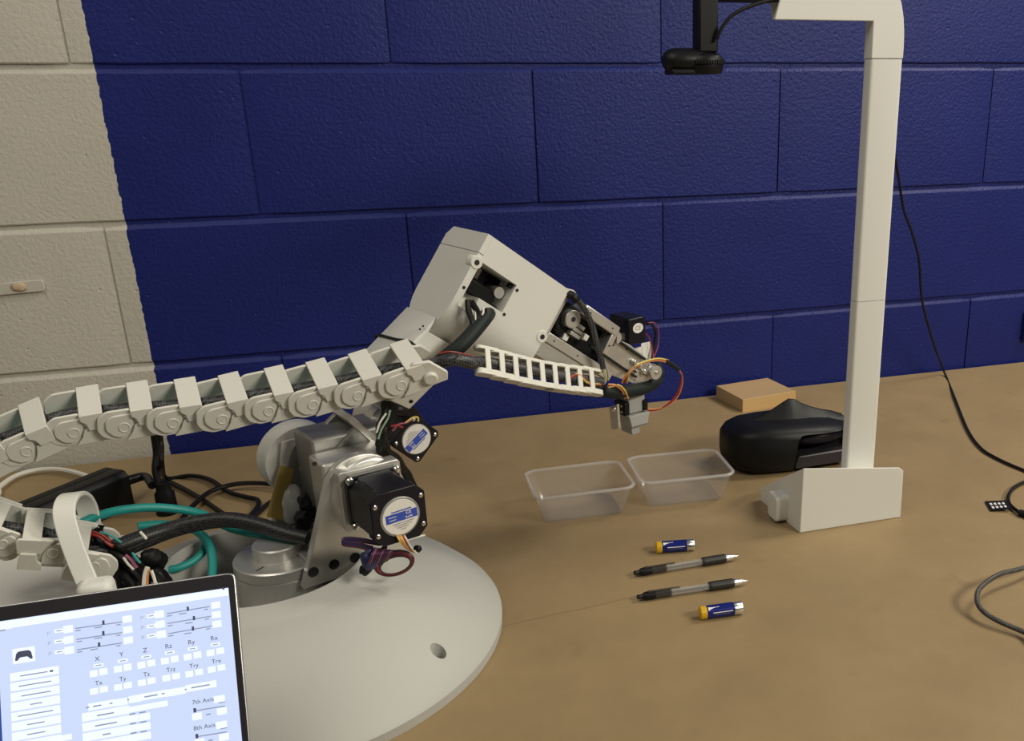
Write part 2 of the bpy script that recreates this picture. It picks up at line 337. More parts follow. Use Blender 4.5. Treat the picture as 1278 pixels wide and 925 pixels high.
wb(lump((-0.808, -0.005, 0.291), 0.008, 2, (1.2, 0.45, 0.9)), 'glue_blob', 'glue', st)

# ================================================================== CAMERA STAND
sd = thing('camera_stand', 'tall white printed stand with bent arm holding the webcam over the bench', 'camera stand', (0.28, -0.565, 0))
b = MB()
fr = [(0.2065, 0.0), (0.3605, 0.0), (0.3590, 0.0700), (0.3520, 0.0755), (0.2082, 0.0935)]
bk = [(0.2000, 0.0), (0.3600, 0.0), (0.3595, 0.0180), (0.3520, 0.0190), (0.1995, 0.0202)]
b.loft([[V((x, -0.621, z)) for x, z in fr], [V((x, -0.505, z)) for x, z in bk]])
wb(b, 'base', 'white', sd, bevel=0.0012)
b = MB(); tp = polyprof([(-0.588, 0.003), (-0.558, 0.003), (-0.558, 0.040), (-0.588, 0.040)], 0.007)
b.prism(tp, (0.208, 0, 0), Y, Z, V((-0.021, 0, 0))); wb(b, 'tongue', 'white', sd, bevel=0.002)
PX0, PX1, PY0, PY1 = 0.2905, 0.3335, -0.588, -0.571
def post(z0, z1, name):
    pr = polyprof([(PX0, PY0), (PX1, PY0), (PX1, PY1), (PX0-0.001, PY1)], 0.004)
    return wb(MB().prism(pr, (0, 0, z0), X, Y, Z*(z1-z0)), name, 'white', sd)
post(0.035, 0.3000, 'lower_post'); post(0.3006, 0.5920, 'upper_post')
b = MB()                                                     # elbow and arm, one bent profile in the x-z plane
zb, zt = 0.6335, 0.690
bend = [(PX1, 0.605), (PX1-0.0008, 0.622), (PX1-0.0030, 0.638), (PX1-0.0070, 0.653), (PX1-0.0130, 0.666), (PX1-0.0220, 0.677), (PX1-0.0340, 0.685), (PX1-0.05, zt)]
el = [(PX0, 0.5926), (PX1, 0.5926)]+bend+[(0.1820, zt), (0.1640, zb), (PX0, zb)]
el2 = [(PX0-0.001, 0.5926), (PX1, 0.5926)]+bend+[(0.1600, zt), (0.1690, zb+0.001), (PX0-0.001, zb+0.001)]
b.loft([[V((x, PY0, z)) for x, z in el], [V((x, PY1, z)) for x, z in el2]])
wb(b, 'arm', 'white', sd, bevel=0.0010)

# webcam hanging from the arm
wc = thing('webcam', 'black webcam hanging from the end of the white stand arm', 'webcam', (0.075, -0.572, 0.577))
wb(MB().box((0.128, -0.572, 0.6585), (0.105, 0.022, 0.012)), 'boom', 'black', wc, bevel=0.002)
wb(MB().box((0.0865, -0.572, 0.630), (0.0230, 0.024, 0.062)), 'bracket', 'black', wc, bevel=0.002)
bd = []
for t, r, hh in ((-0.0345, 0.008, 0.008), (-0.031, 0.0125, 0.0115), (-0.024, 0.0155, 0.0135), (-0.012, 0.0165, 0.0140), (0.0, 0.0160, 0.0135), (0.012, 0.0150, 0.012), (0.022, 0.0135, 0.0105), (0.030, 0.010, 0.008)):
    bd.append([V((0.072+t, -0.572+r*1.1*math.cos(a), 0.5905+hh*math.sin(a)*(0.92 if math.sin(a) < 0 else 1))) for a in [2*math.pi*i/20 for i in range(20)]])
bo = wb(MB().loft(bd), 'body', 'black', wc)
wb(MB().lathe([(0.020, 0), (0.0225, 0.004), (0.0225, 0.010), (0.0235, 0.0105), (0.0235, 0.0145), (0.021, 0.019), (0.014, 0.022)], (0.0845, -0.572, 0.5765), Z, 40), 'lens_barrel', 'black', wc)
rb = MB()
for i in range(48):
    a = 2*math.pi*i/48; rb.box((0.0845+0.0240*math.cos(a), -0.572+0.0240*math.sin(a), 0.589), (0.0016, 0.0016, 0.004), Matrix.Rotation(a, 3, 'Z'))
wb(rb, 'knurled_ring', 'rubber', wc, smooth=0)
wb(MB().box((0.066, -0.572, 0.579), (0.048, 0.030, 0.006)), 'foot', 'black', wc, bevel=0.002)
wb(MB().tube([(0.094, -0.588, 0.612), (0.100, -0.590, 0.625), (0.113, -0.590, 0.638), (0.135, -0.589, 0.6475), (0.160, -0.586, 0.6545), (0.175, -0.575, 0.660)], 0.0021), 'cord', 'cord', wc)

# ================================================================== CABLES ON THE RIGHT
def cable(name, label, pts, r, material, cat='cable', seg=8, n=8):
    pts = [V(p) for p in pts]; z = min(p.z for p in pts)-r; base = V((sum(p.x for p in pts)/len(pts), sum(p.y for p in pts)/len(pts), max(z, 0)))
    return tag(MB().tube(pts, r, seg, n).build(name, material, loc=base), label, cat)
c = [(0.318, -0.568, 0.640), (0.322, -0.555, 0.625), aty(1106, 110, -0.44), aty(1111, 155, -0.34), aty(1117, 195, -0.26), aty(1122, 225, -0.22), aty(1128, 262, -0.19), aty(1138, 290, -0.16), aty(1147, 325, -0.13), aty(1150, 370, -0.10), aty(1158, 405, -0.08), aty(1168, 437, -0.06)]
c += [atz(x, y, 0.003) for x, y in ((1180, 468), (1192, 498), (1207, 535), (1222, 557), (1240, 570), (1278, 587), (1330, 603))]+[(0.95, -0.62, 0.003), (1.30, -0.60, 0.003)]
cable('usb_cable', 'thin black cable dropping behind the stand and running off across the bench', c, 0.0023, 'cord')
tg = thing('tagged_cable', 'short black cable loop with a printed black tag at the right edge', 'cable', atz(1262, 632, 0))
wb(MB().tube([(1.30, -0.52, 0.004), (0.95, -0.55, 0.004), atz(1330, 590, 0.004), atz(1290, 598, 0.004), atz(1268, 607, 0.004), atz(1259, 618, 0.004), atz(1260, 629, 0.004), atz(1270, 638, 0.004), atz(1280, 643, 0.004), atz(1320, 650, 0.004), (0.80, -0.72, 0.004), (1.30, -0.70, 0.004)], 0.0026), 'cord', 'cord', tg)
wb(MB().tube([atz(1272, 640, 0.005), atz(1300, 647, 0.005)], 0.005, 10), 'ferrite', 'black', tg)
q = [atz(1229, 626, 0.0012), atz(1236, 638, 0.0012), atz(1263, 635, 0.006), atz(1256, 625, 0.006)]
tb = MB(); tb.loft([q, [p+Z*0.0006 for p in q]]); tgo = wb(tb, 'tag', 'black', tg)
sm = MB()
for i in range(2):
    for k in range(4):
        s, t = 0.14+0.19*k, 0.25+0.36*i
        def bl_(s, t): return (q[0]*(1-s)+q[3]*s)*(1-t)+(q[1]*(1-s)+q[2]*s)*t+Z*0.0010
        sm.quad(bl_(s, t), bl_(s+0.11, t), bl_(s+0.11, t+0.22), bl_(s, t+0.22))
wb(sm, 'tag_print', 'label', tgo, sub=True, smooth=0)
cable('braided_cable', 'thick grey braided cable loop lying on the bench by the right edge', [(1.25, -0.80, 0.004), (0.80, -0.77, 0.004), atz(1340, 690, 0.008), atz(1278, 709, 0.016), atz(1250, 716, 0.020), atz(1231, 727, 0.020), atz(1220, 740, 0.018), atz(1222, 757, 0.014), atz(1240, 772, 0.010), atz(1278, 789, 0.0065), atz(1340, 815, 0.005), (0.60, -1.05, 0.004), (1.25, -1.05, 0.004)], 0.0029, 'braid_grey', seg=12, n=14)

# ================================================================== TUBS
def tub(loc, rz, w, d, h, label):
    t = thing('plastic_tub', label, 'tub', loc, rz, 'translucent tubs on the bench')
    def rr(w, d, r, z, n=6):
        o = []
        for cx, cy, a in ((w/2-r, d/2-r, 0), (-w/2+r, d/2-r, 90), (-w/2+r, -d/2+r, 180), (w/2-r, -d/2+r, 270)):
            for i in range(n+1): o.append(V((cx+r*math.cos(R_(a+90*i/n)), cy+r*math.sin(R_(a+90*i/n)), z)))
        return o
    k = 0.0008; s = 0.024
    outer = [rr(w-s-0.006, d-s-0.006, 0.010, 0.0003), rr(w-s, d-s, 0.013, 0.004), rr(w-s*0.35, d-s*0.35, 0.014, h*0.72), rr(w-0.004, d-0.004, 0.015, h-0.003)]
    inner = [rr(w-0.004-2*k, d-0.004-2*k, 0.0145, h-0.003), rr(w-s*0.35-2*k, d-s*0.35-2*k, 0.0135, h*0.72), rr(w-s-2*k, d-s-2*k, 0.0125, 0.0045), rr(w-s-0.006-2*k, d-s-0.006-2*k, 0.009, 0.0003+k)]
    MB().loft(outer+inner, caps=True).build('body', 'clear', t, smooth=50)
    MB().loft([rr(w-0.0046, d-0.0046, 0.0148, h-0.003), rr(w+0.003, d+0.003, 0.017, h-0.0035), rr(w+0.004, d+0.004, 0.017, h-0.001), rr(w+0.002, d+0.002, 0.0165, h), rr(w-0.0046, d-0.0046, 0.0148, h-0.0005), rr(w-0.0046, d-0.0046, 0.0148, h-0.003)], caps=False).build('rim', 'clear_rim', t, smooth=50)
tub((-0.0525, -0.4435, 0), R_(-1.5), 0.140, 0.104, 0.046, 'empty translucent tub nearer the robot gripper, left of the two')
tub((0.0985, -0.4425, 0), R_(-4.0), 0.138, 0.104, 0.046, 'empty translucent tub next to the black headset, right of the two')

# ================================================================== BATTERIES AND PENS
def battery(pa, pb, label):
    a, b = V(pa), V(pb); d = (b-a).normalized(); r = 0.0076; Lb = 0.0495
    t = thing('battery', label, 'battery', (a.x, a.y, 0), math.atan2(d.y, d.x), 'batteries on the bench')
    o = V((0, 0, r))
    MB().lathe([(r*0.97, 0.0075), (r, 0.0078), (r, 0.0392), (r*0.97, 0.0395)], o, X, 40).build('wrapper', 'bat_blue', t)
    MB().lathe([(r*0.62, 0), (r*0.9, 0.0002), (r, 0.0010), (r, 0.0075), (r*0.9, 0.0077)], o, X, 40).build('yellow_band', 'bat_yellow', t)
    MB().lathe([(r*0.9, 0.0393), (r*0.99, 0.0395), (r*0.99, 0.0490), (r*0.93, 0.0497), (r*0.5, 0.0498), (0.0029, 0.0499), (0.0029, 0.0506), (0.0024, 0.0508)], o, X, 40).build('metal_end', 'steel', t)
    def patch(name, material, f, x0, x1, n=14):              # print wrapped on the barrel: f(x) -> two angles
        mb = MB(); up, dn = [], []
        for i in range(n+1):
            x = x0+(x1-x0)*i/n; lo, hi = f(i/n)
            cols = []
            for k in range(5):
                an = R_(lo+(hi-lo)*k/4); cols.append(V((x, -math.cos(an)*(r+0.00012), r+math.sin(an)*(r+0.00012))))
            up.append(cols)
        mb.loft(up, closed=False, caps=False); return mb.build(name, material, t)
    patch('white_swoosh', 'label', lambda s: (38+26*s+8*math.sin(s*3.1), 50+26*s-6*s*s+22*(1-s)**2), 0.0090, 0.0220)
    patch('print_line', 'label', lambda s: (13, 20), 0.0140, 0.0370, 6)
    patch('print_line', 'ink', lambda s: (-2, 2), 0.0160, 0.0340, 6)
battery(atz(818.5, 684, 0.007), atz(864, 680.5, 0.007), 'small blue battery beside the tubs, farther of the two')
battery(atz(873, 766, 0.007), atz(925, 759, 0.007), 'small blue battery nearest the camera, below the pens')
def pen(pa, pb, label):
    a, b = V(pa), V(pb); d = (b-a).normalized(); k = (b-a).length/0.1415
    t = thing('pen', label, 'pen', (a.x, a.y, 0), math.atan2(d.y, d.x), 'ballpoint pens on the bench'); t.scale = (k, 1, 1)
    o = V((0, 0, 0.0058)); r = 0.0047
    MB().lathe([(0.0020, 0), (0.0026, 0.0006), (0.0027, 0.0090), (0.0024, 0.0095)], o, X, 20).build('push_button', 'black', t)
    MB().lathe([(0.0032, 0.0070), (0.0046, 0.0095), (0.0050, 0.0125), (0.0050, 0.0225), (0.0046, 0.0230)], o, X, 28).build('cap', 'black', t)
    MB().shell([(r, 0.0225), (r, 0.0425), (r-0.0008, 0.0425), (r-0.0008, 0.0225)], o, X, 28).build('smoked_sleeve', 'pen_smoke', t)
    MB().shell([(r-0.0001, 0.0425), (r-0.0002, 0.0930), (r-0.0010, 0.0930), (r-0.0009, 0.0425)], o, X, 28).build('barrel', 'pen_clear', t)
    MB().cyl(o+X*0.02, o+X*0.118, 0.0015, seg=12).build('ink_refill', 'rubber', t)
    MB().lathe([(0.0047, 0.0905), (0.0055, 0.0915)]+[(0.0056+0.0002*(i % 2), 0.093+0.0018*i) for i in range(16)]+[(0.0054, 0.1225), (0.0046, 0.1232)], o, X, 28).build('grip', 'grip', t)
    MB().lathe([(0.0045, 0.1228), (0.0044, 0.126), (0.0030, 0.1335), (0.0022, 0.1360), (0.0018, 0.1362), (0.0011, 0.1395), (0.0004, 0.1415)], o, X, 24).build('tip_cone', 'steel', t)
    cb = MB(); cb.box((0.034, -0.0002, 0.0112), (0.040, 0.0032, 0.0009)); cb.box((0.0165, -0.0002, 0.0109), (0.006, 0.0034, 0.0016)); cb.build('clip', 'pen_smoke', t, bevel=0.0003)
pen(atz(791, 715.5, 0.0058), atz(922, 694, 0.0058), 'black gripped ballpoint pen next to the farther battery')
pen(atz(795, 745.5, 0.0058), atz(933, 725, 0.0058), 'black gripped ballpoint pen next to the nearer battery')

# ================================================================== BOARD OFFCUT
e1, e2 = V((0.990, 0.139, 0)), V((-0.139, 0.990, 0)); o0 = V((0.331, -0.122, 0))
bd = thing('board_offcut', 'square fibreboard offcut lying by the wall behind the headset', 'board', o0)
q = [V((0, 0, 0)), e1*0.116, e1*0.116+e2*0.100, e2*0.100]
MB().loft([q, [p+Z*0.0245 for p in q]]).build('panel', 'mdf_piece', bd, bevel=0.0008)
MB().loft([[e2*-0.0006, e1*0.116+e2*-0.0006, e1*0.116+e2*0.0003, e2*0.0003], [p+Z*0.0238 for p in (e2*-0.0006, e1*0.116+e2*-0.0006, e1*0.116+e2*0.0003, e2*0.0003)]]).build('sawn_edge', 'mdf_edge', bd)

# ================================================================== HEADSET
hs = thing('headset', 'black goggle-like headset lying behind the white stand', 'headset', (0.30, -0.385, 0))
rings = []
# the visor body: cross sections along x
for x, y0, y1, zb_, zt_, k in ((0.196, -0.385, -0.352, 0.030, 0.052, 0.4), (0.200, -0.402, -0.340, 0.014, 0.063, 0.5), (0.212, -0.416, -0.330, 0.005, 0.071, 0.45), (0.232, -0.427, -0.322, 0.001, 0.0755, 0.45), (0.262, -0.432, -0.316, 0.000, 0.076, 0.45), (0.300, -0.436, -0.314, 0.000, 0.076, 0.45), (0.335, -0.436, -0.314, 0.000, 0.074, 0.45), (0.368, -0.430, -0.316, 0.001, 0.070, 0.45), (0.392, -0.420, -0.322, 0.004, 0.064, 0.55), (0.404, -0.405, -0.336, 0.014, 0.054, 0.5)):
    cy, cz, hy, hz = (y0+y1)/2, (zb_+zt_)/2, (y1-y0)/2, (zt_-zb_)/2; rg = []
    for i in range(24):
        a = 2*math.pi*i/24; ca, sa = math.cos(a), math.sin(a)
        rg.append(V((x, cy+hy*math.copysign(abs(ca)**k, ca), cz+hz*math.copysign(abs(sa)**k, sa))))
    rings.append(rg)
vis = MB().loft(rings); o = wb(vis, 'visor', 'black', hs, smooth=50)
cutb = MB().prism(polyprof([(0.2860, 0.004), (0.398, 0.006), (0.394, 0.060), (0.294, 0.064)], 0.012), (0, -0.46, 0), X, Z, V((0, 0.070, 0))).build('c', 'black')
cut(o, [cutb])
wb(MB().prism(polyprof([(0.290, 0.007), (0.388, 0.009), (0.384, 0.030), (0.296, 0.028)], 0.006), (0, -0.428, 0), X, Z, V((0, 0.036, 0))), 'lens_panel', 'bezel', hs, bevel=0.002)
wb(MB().tube([(0.300, -0.400, 0.044), (0.320, -0.406, 0.048), (0.350, -0.408, 0.049), (0.384, -0.402, 0.046)], lambda t: 0.006+0.007*math.sin(math.pi*t), 16), 'nose_pad', 'motor_black', hs)
# soft face gasket rising to a point behind
cols = []
prof = [(0.215, 0.070, 0.001), (0.236, 0.0760, 0.005), (0.258, 0.0820, 0.011), (0.276, 0.0900, 0.017), (0.291, 0.0985, 0.021), (0.303, 0.1045, 0.023), (0.313, 0.1025, 0.023), (0.328, 0.0935, 0.021), (0.345, 0.0860, 0.018), (0.362, 0.0805, 0.014), (0.380, 0.0760, 0.009), (0.398, 0.0690, 0.003)]
gk = []
for x, zt_, w in prof:
    yb = -0.372; t = 0.010+w*0.4
    gk.append([V((x, yb-t*1.7, 0.058)), V((x, yb-t*1.1, 0.068)), V((x, yb-0.0025, zt_-0.0015)), V((x, yb, zt_)), V((x, yb+0.0025, zt_-0.0015)), V((x, yb+t, 0.066)), V((x, yb+t*1.3, 0.056))])
wb(MB().loft(gk), 'face_gasket', 'black', hs, smooth=60)

# ================================================================== ROBOT ARM
rob = thing('robot_arm', 'white and silver robot arm bending over the bench on a round white base', 'robot arm', G, ANG)
def W2L(p): d = V(p)-G; return V((d.dot(RU), -d.dot(RN), d.z))
def L2W(p): return G+RU*p.x-RN*p.y+Z*p.z
NO = V((0, -1, 0))                                          # outward (towards the viewer) in the robot's frame
C0 = W2L((-0.445, -0.675, 0))
prof = [(0.2420, 0.0), (0.2425, 0.0100), (0.2395, 0.0150), (0.2200, 0.0330), (0.1950, 0.0530), (0.1680, 0.0700), (0.1450, 0.0815), (0.1300, 0.0860), (0.1230, 0.0872), (0.1222, 0.0876), (0.1025, 0.0970), (0.1005, 0.0965), (0.0995, 0.0), ]
cov = MB().shell(prof, C0, Z, 128).build('base_cover', 'base_white', rob, smooth=18)
hc = MB().cyl(W2L((-0.283, -0.8155, 0.006)), W2L((-0.283, -0.8155, 0.06)), 0.0075, seg=24).build('c', 'white', rob)
cut(cov, [hc])
MB().lathe([(0.090, 0.0), (0.090, 0.045), (0.088, 0.050), (0.0, 0.050)], V((0, 0, 0)), Z, 48).build('base_floor', 'alu_dull', rob)
MB().lathe([(0.048, 0.045), (0.048, 0.0805), (0.0465, 0.0808), (0.0465, 0.0822), (0.048, 0.0825), (0.048, 0.0925), (0.0465, 0.0940)], V((0, 0, 0)), Z, 64).build('turret', 'alu', rob)
MB().lathe([(0.0275, 0.0938), (0.0275, 0.0950), (0.0250, 0.0952), (0.0250, 0.1075), (0.0238, 0.1090)], V((-0.002, 0, 0)), Z, 48).build('turret_hub', 'alu', rob)
MB().box((-0.028, -0.022, 0.0942), (0.010, 0.0012, 0.0006), Matrix.Rotation(0.5, 3, 'Z')).build('zero_mark', 'hole', rob)
JU, JZ = 0.0800, 0.1650                                    # shoulder axis
pl = [(0.001, 0.076)] + [(0.112, 0.078), (0.128, 0.110)] + arc(JU-0.004, JZ+0.002, 0.0400, -15, 155, 18)
sp = MB().prism(pl, L(0, 0.050, 0), X, Z, NO*0.0115).build('side_plate', 'alu', rob, bevel=0.0012)
for x, y in ((391, 714), (417, 704.5), (443, 696)):
    p = rp(x, y, 0.0617); MB().lathe([(0.0056, 0), (0.0056, 0.0004), (0.0046, 0.0006), (0.003, -0.001)], p, NO, 24).build('bolt_hole', 'hole', sp)
MB().prism(pl, L(0, -0.062, 0), X, Z, NO*0.0115).build('side_plate', 'alu_dull', rob, bevel=0.0012)
MB().box(L(0.062, -0.006, 0.090), (0.10, 0.110, 0.020)).build('turret_platform', 'alu_dull', rob, bevel=0.002)
gb = MB().box(L(0.078, 0.028, 0.165), (0.074, 0.042, 0.070)).build('gearbox', 'alu', rob, bevel=0.003)
p = rp(392.5, 579, 0.0495); MB().lathe([(0.0024, 0), (0.0024, 0.0004), (0.001, 0.0004)], p, NO, 16).build('bolt_hole', 'hole', gb)
MB().lathe([(0.0385, 0), (0.0385, 0.006), (0.037, 0.008), (0.036, 0.0085)], L(JU, 0.0610, JZ), NO, 48).build('gearbox_ring', 'alu', rob)
# shoulder motor
sm_ = 0.0285
def sq(h, c): return [(-h+c, -h), (h-c, -h), (h, -h+c), (h, h-c), (h-c, h), (-h+c, h), (-h, h-c), (-h, -h+c)]
MB().prism(sq(0.0330, 0.003), L(JU, 0.0600, JZ), X, Z, NO*0.0165).build('motor_flange', 'alu', rob, bevel=0.001)
mo = MB().prism(sq(sm_, 0.0045), L(JU, 0.0765, JZ), X, Z, NO*0.0080).prism(sq(0.0275, 0.0100), L(JU, 0.0840, JZ), X, Z, NO*0.046).prism(sq(sm_, 0.0095), L(JU, 0.1290, JZ), X, Z, NO*0.0130).build('shoulder_motor', 'motor_black', rob, bevel=0.0012, label='black stepper motor with round label')
for su in (-1, 1):
    for sz in (-1, 1):
        MB().lathe([(0.0042, 0), (0.0042, 0.002), (0.003, 0.0034), (0.001, 0.0038)], L(JU+su*0.0250, 0.0840, JZ+sz*0.0250), NO, 16).build('screw', 'steel', mo)
        MB().lathe([(0.0024, 0), (0.0024, 0.001), (0.001, 0.0018)], L(JU+su*0.0238, 0.1418, JZ+sz*0.0155), NO, 14).build('screw', 'steel', mo)
def round_label(o, r, rot, parent, capr, name='label'):
    MB().lathe([(capr, 0), (capr, 0.0012), (capr-0.0008, 0.0018)], o, NO, 48).build('end_cap', 'alu_dull', parent)
    lb = MB().lathe([(r, 0.0018), (r, 0.0022)], o, NO, 48).build(name, 'label', parent, label='white round label with blue band')
    a = R_(rot); ex = X*math.cos(a)+Z*math.sin(a); ey = -X*math.sin(a)+Z*math.cos(a); q = o+NO*0.00235
    return lb, ex, ey, q
def label_print(o, r, rot, parent, capr):
    lb, ex, ey, q = round_label(o, r, rot, parent, capr)
    k = r/0.0185
    def rect(cx, cy, w, h, lift=0.0): 
        p = q+ex*cx*k+ey*cy*k+NO*lift; return [p-ex*w*k/2-ey*h*k/2, p+ex*w*k/2-ey*h*k/2, p+ex*w*k/2+ey*h*k/2, p-ex*w*k/2+ey*h*k/2]
    return rect, lb, ex, ey, q, k
for (o_, r_, rot_, par_, cap_) in ((L(JU, 0.1420, JZ-0.0005), 0.0186, 2, mo, 0.0208),):
    rect, lb, ex, ey, q, k = label_print(o_, r_, rot_, par_, cap_)
blue_strips, ink_strips, white_strips = [(0.0012, 0.0006, 0.0330, 0.0092)], [], [(-0.0085, 0.0020, 0.008, 0.0007), (-0.0085, -0.0012, 0.007, 0.0007)]
ink_strips = [(0.002, -0.0062, 0.022, 0.0007), (0.002, -0.0085, 0.018, 0.0007), (0.001, -0.0108, 0.012, 0.0007), (0.001, -0.0130, 0.006, 0.0006)]
head_strips = [(0.0015, 0.0068, 0.021, 0.0012)]
def print_label(rect, lb, ex, ey, q, k):
    # sub-sub level is not allowed: print sits beside its label under the motor
    par = lb.parent
    mb = MB(); [mb.quad(*rect(*s)) for s in blue_strips+head_strips]; mb.build('label_band', 'label_blue', par, smooth=0)
    mb = MB(); [mb.quad(*rect(*s, 0.0001)) for s in white_strips]; mb.build('label_print', 'label', par, smooth=0)
    mb = MB(); [mb.quad(*rect(*s)) for s in ink_strips]; mb.build('label_print', 'ink', par, smooth=0)
    text_mesh('label_text', 'CE', 0.0046*k, frame(q+ex*0.0085*k+ey*0.0028*k+NO*0.0001, ex, ey, NO), 'label', par, bold=0.00008)
    text_mesh('label_text', 'RoHS', 0.0031*k, frame(q+ex*0.0085*k-ey*0.0018*k+NO*0.0001, ex, ey, NO), 'label', par, bold=0.00008)
print_label(rect, lb, ex, ey, q, k)
# far side of the shoulder
MB().box(L(0.090, -0.022, 0.168), (0.088, 0.056, 0.092)).build('shoulder_housing', 'alu_dull', rob, bevel=0.004)
MB().lathe([(0.034, 0), (0.041, 0.001), (0.043, 0.004), (0.043, 0.028), (0.041, 0.031), (0.028, 0.032)], L(0.056, -0.092, 0.1680), NO, 56).build('round_cover', 'white', rob)
tp = [rp(352, 552, -0.052), rp(368, 548, -0.052), rp(367, 586, -0.052), rp(350, 582, -0.052)]
MB().loft([tp, [p-NO*0.002 for p in tp]]).build('paper_strip', 'label', rob)
tp = [rp(350, 581, -0.050), rp(367, 586, -0.050), rp(352, 650, -0.048), rp(333, 645, -0.048)]
MB().loft([tp, [p-NO*0.002 for p in tp]]).build('tape_strip', 'tape', rob, label='yellow tape strip')
lump(rp(367, 632, -0.028), 0.021, 3, (0.62, 0.5, 1.15), 0.35).build('plastic_wrap', 'wrap', rob, smooth=60)
for i, (x, y, s) in enumerate(((379, 650, 0.010), (374, 664, 0.011), (386, 640, 0.008), (381, 628, 0.008))): lump(rp(x, y, -0.004), s, 11+i, (0.9, 0.8, 1.2), 0.4).build('connector', 'black', rob)
# upper arm
A_, B_ = rp(455, 437, -0.042), rp(512, 378, -0.042); A_.y = B_.y = 0; e = (B_-A_).normalized(); pe = V((-e.z, 0, e.x))
o_ = A_-e*0.055
pl = polyprof([(0.012, -0.034), (0.040, -0.046), (0.190, -0.046), (0.200, -0.030), (0.190, 0.0), (0.030, 0.0), (0.012, -0.010)], 0.008)
ua = MB().prism(pl, o_+V((0, 0.042, 0)), e, pe, NO*0.075).build('upper_arm', 'white', rob, bevel=0.002)
s0 = A_+e*0.022+pe*0.0012
MB().tube([s0+V((0, 0.044, -0.01)), s0+V((0, 0.043, 0)), s0+e*0.004+V((0, 0.0, 0.0004)), s0+e*0.008+V((0, -0.034, 0)), s0+e*0.008-pe*0.03+V((0, -0.0355, 0))], 0.0016, 8, 6).build('strap', 'rubber', rob)
for x, y in ((524, 411), (528, 407)): MB().cyl(rp(x, y, 0.0325), rp(x, y, 0.034), 0.0012, seg=10).build('bolt_hole', 'hole', ua)
# elbow motor bracket and motor
J3 = rp(519, 548, 0.030); EU, EZ = J3.x, J3.z
bx = V((EU, 0, EZ)); bo = bx-e*0.030+pe*0.012
MB().prism([(-0.052, -0.004), (0.026, -0.004), (0.026, 0.004), (-0.052, 0.004)], bo+V((0, 0.045, 0)), -pe, e, NO*0.055).build('bracket_plate', 'alu', rob, bevel=0.0008)
MB().prism([(-0.075, -0.020), (0.0, -0.026), (0.0, 0.046), (-0.045, 0.046), (-0.075, 0.03)], bo+V((0, 0.044, 0)), e, pe, NO*0.008).build('bracket_cheek', 'alu_dull', rob, bevel=0.0008)
MB().prism([(-0.070, -0.010), (0.0, -0.014), (0.0, 0.040), (-0.045, 0.040)], bo+V((0, -0.002, 0)), e, pe, NO*0.006).build('bracket_cheek', 'alu_dull', rob, bevel=0.0008)
MB().lathe([(0.0235, 0), (0.0235, 0.030), (0.0225, 0.032), (0.0245, 0.033), (0.0245, 0.050)], V((EU-0.008, 0.072, EZ+0.004)), NO, 40).build('elbow_gearbox', 'alu', rob)
r45 = lambda P: [((a-b_)*0.7071, (a+b_)*0.7071) for a, b_ in P]
em = MB().prism(r45(sq(0.0205, 0.005)), V((EU, 0.022, EZ)), X, Z, NO*0.030).prism(r45(sq(0.0212, 0.0035)), V((EU, -0.008, EZ)), X, Z, NO*0.022).build('elbow_motor', 'motor_black', rob, bevel=0.001, label='smaller black stepper motor with round label')
for an in (0, 90, 180, 270):
    c = V((EU+0.0232*math.cos(R_(an)), -0.0295, EZ+0.0232*math.sin(R_(an))))
    MB().lathe([(0.0042, -0.004), (0.0042, 0.0), (0.0034, 0.0006)], c, NO, 16).build('lug', 'motor_black', em)
    MB().lathe([(0.0022, 0.0004), (0.0022, 0.001), (0.001, 0.0018)], c, NO, 12).build('screw', 'steel', em)
rect, lb, ex, ey, q, k = label_print(V((EU, -0.0300, EZ)), 0.0165, 216, em, 0.0175); print_label(rect, lb, ex, ey, q, k)
# wires wrapped round the elbow motor
for i in range(12):
    j = lambda s: random.uniform(-s, s)
    pts = [rp(478+j(4), 500+j(3), 0.02), rp(486+j(6), 515+j(4), 0.045+j(.005)), rp(478+j(7), 535+j(5), 0.058+j(.006)), rp(477+j(6), 556+j(5), 0.055), rp(492+j(7), 574+j(5), 0.040), rp(508+j(4), 590+j(4), 0.025), rp(515+j(3), 612+j(4), 0.02)]
    MB().tube(pts, random.uniform(0.0024, 0.0042), 8, 6).build('wire', 'cord', rob)
for i in range(6):
    j = lambda s: random.uniform(-s, s)
    pts = [rp(480+j(4), 506+j(4), 0.03), rp(496+j(5), 510+j(4), 0.034), rp(512+j(5), 516+j(4), 0.025), rp(522+j(4), 526+j(4), 0.012)]
    MB().tube(pts, random.uniform(0.003, 0.005), 8, 6).build('wire', 'cord', rob)
for i, (cc, pts) in enumerate((('green', [(472, 548), (476, 536), (484, 522), (487, 512)]), ('white_wire', [(470, 540), (474, 528), (482, 516)]), ('pink', [(490, 538), (497, 530), (506, 528), (514, 524)]), ('red', [(488, 532), (496, 531), (503, 534)]), ('yellow', [(506, 528), (514, 522), (521, 521), (522, 526)]))):
    MB().tube([rp(x, y, 0.066) for x, y in pts], 0.0011, 6, 6).build('wire', cc, rob)
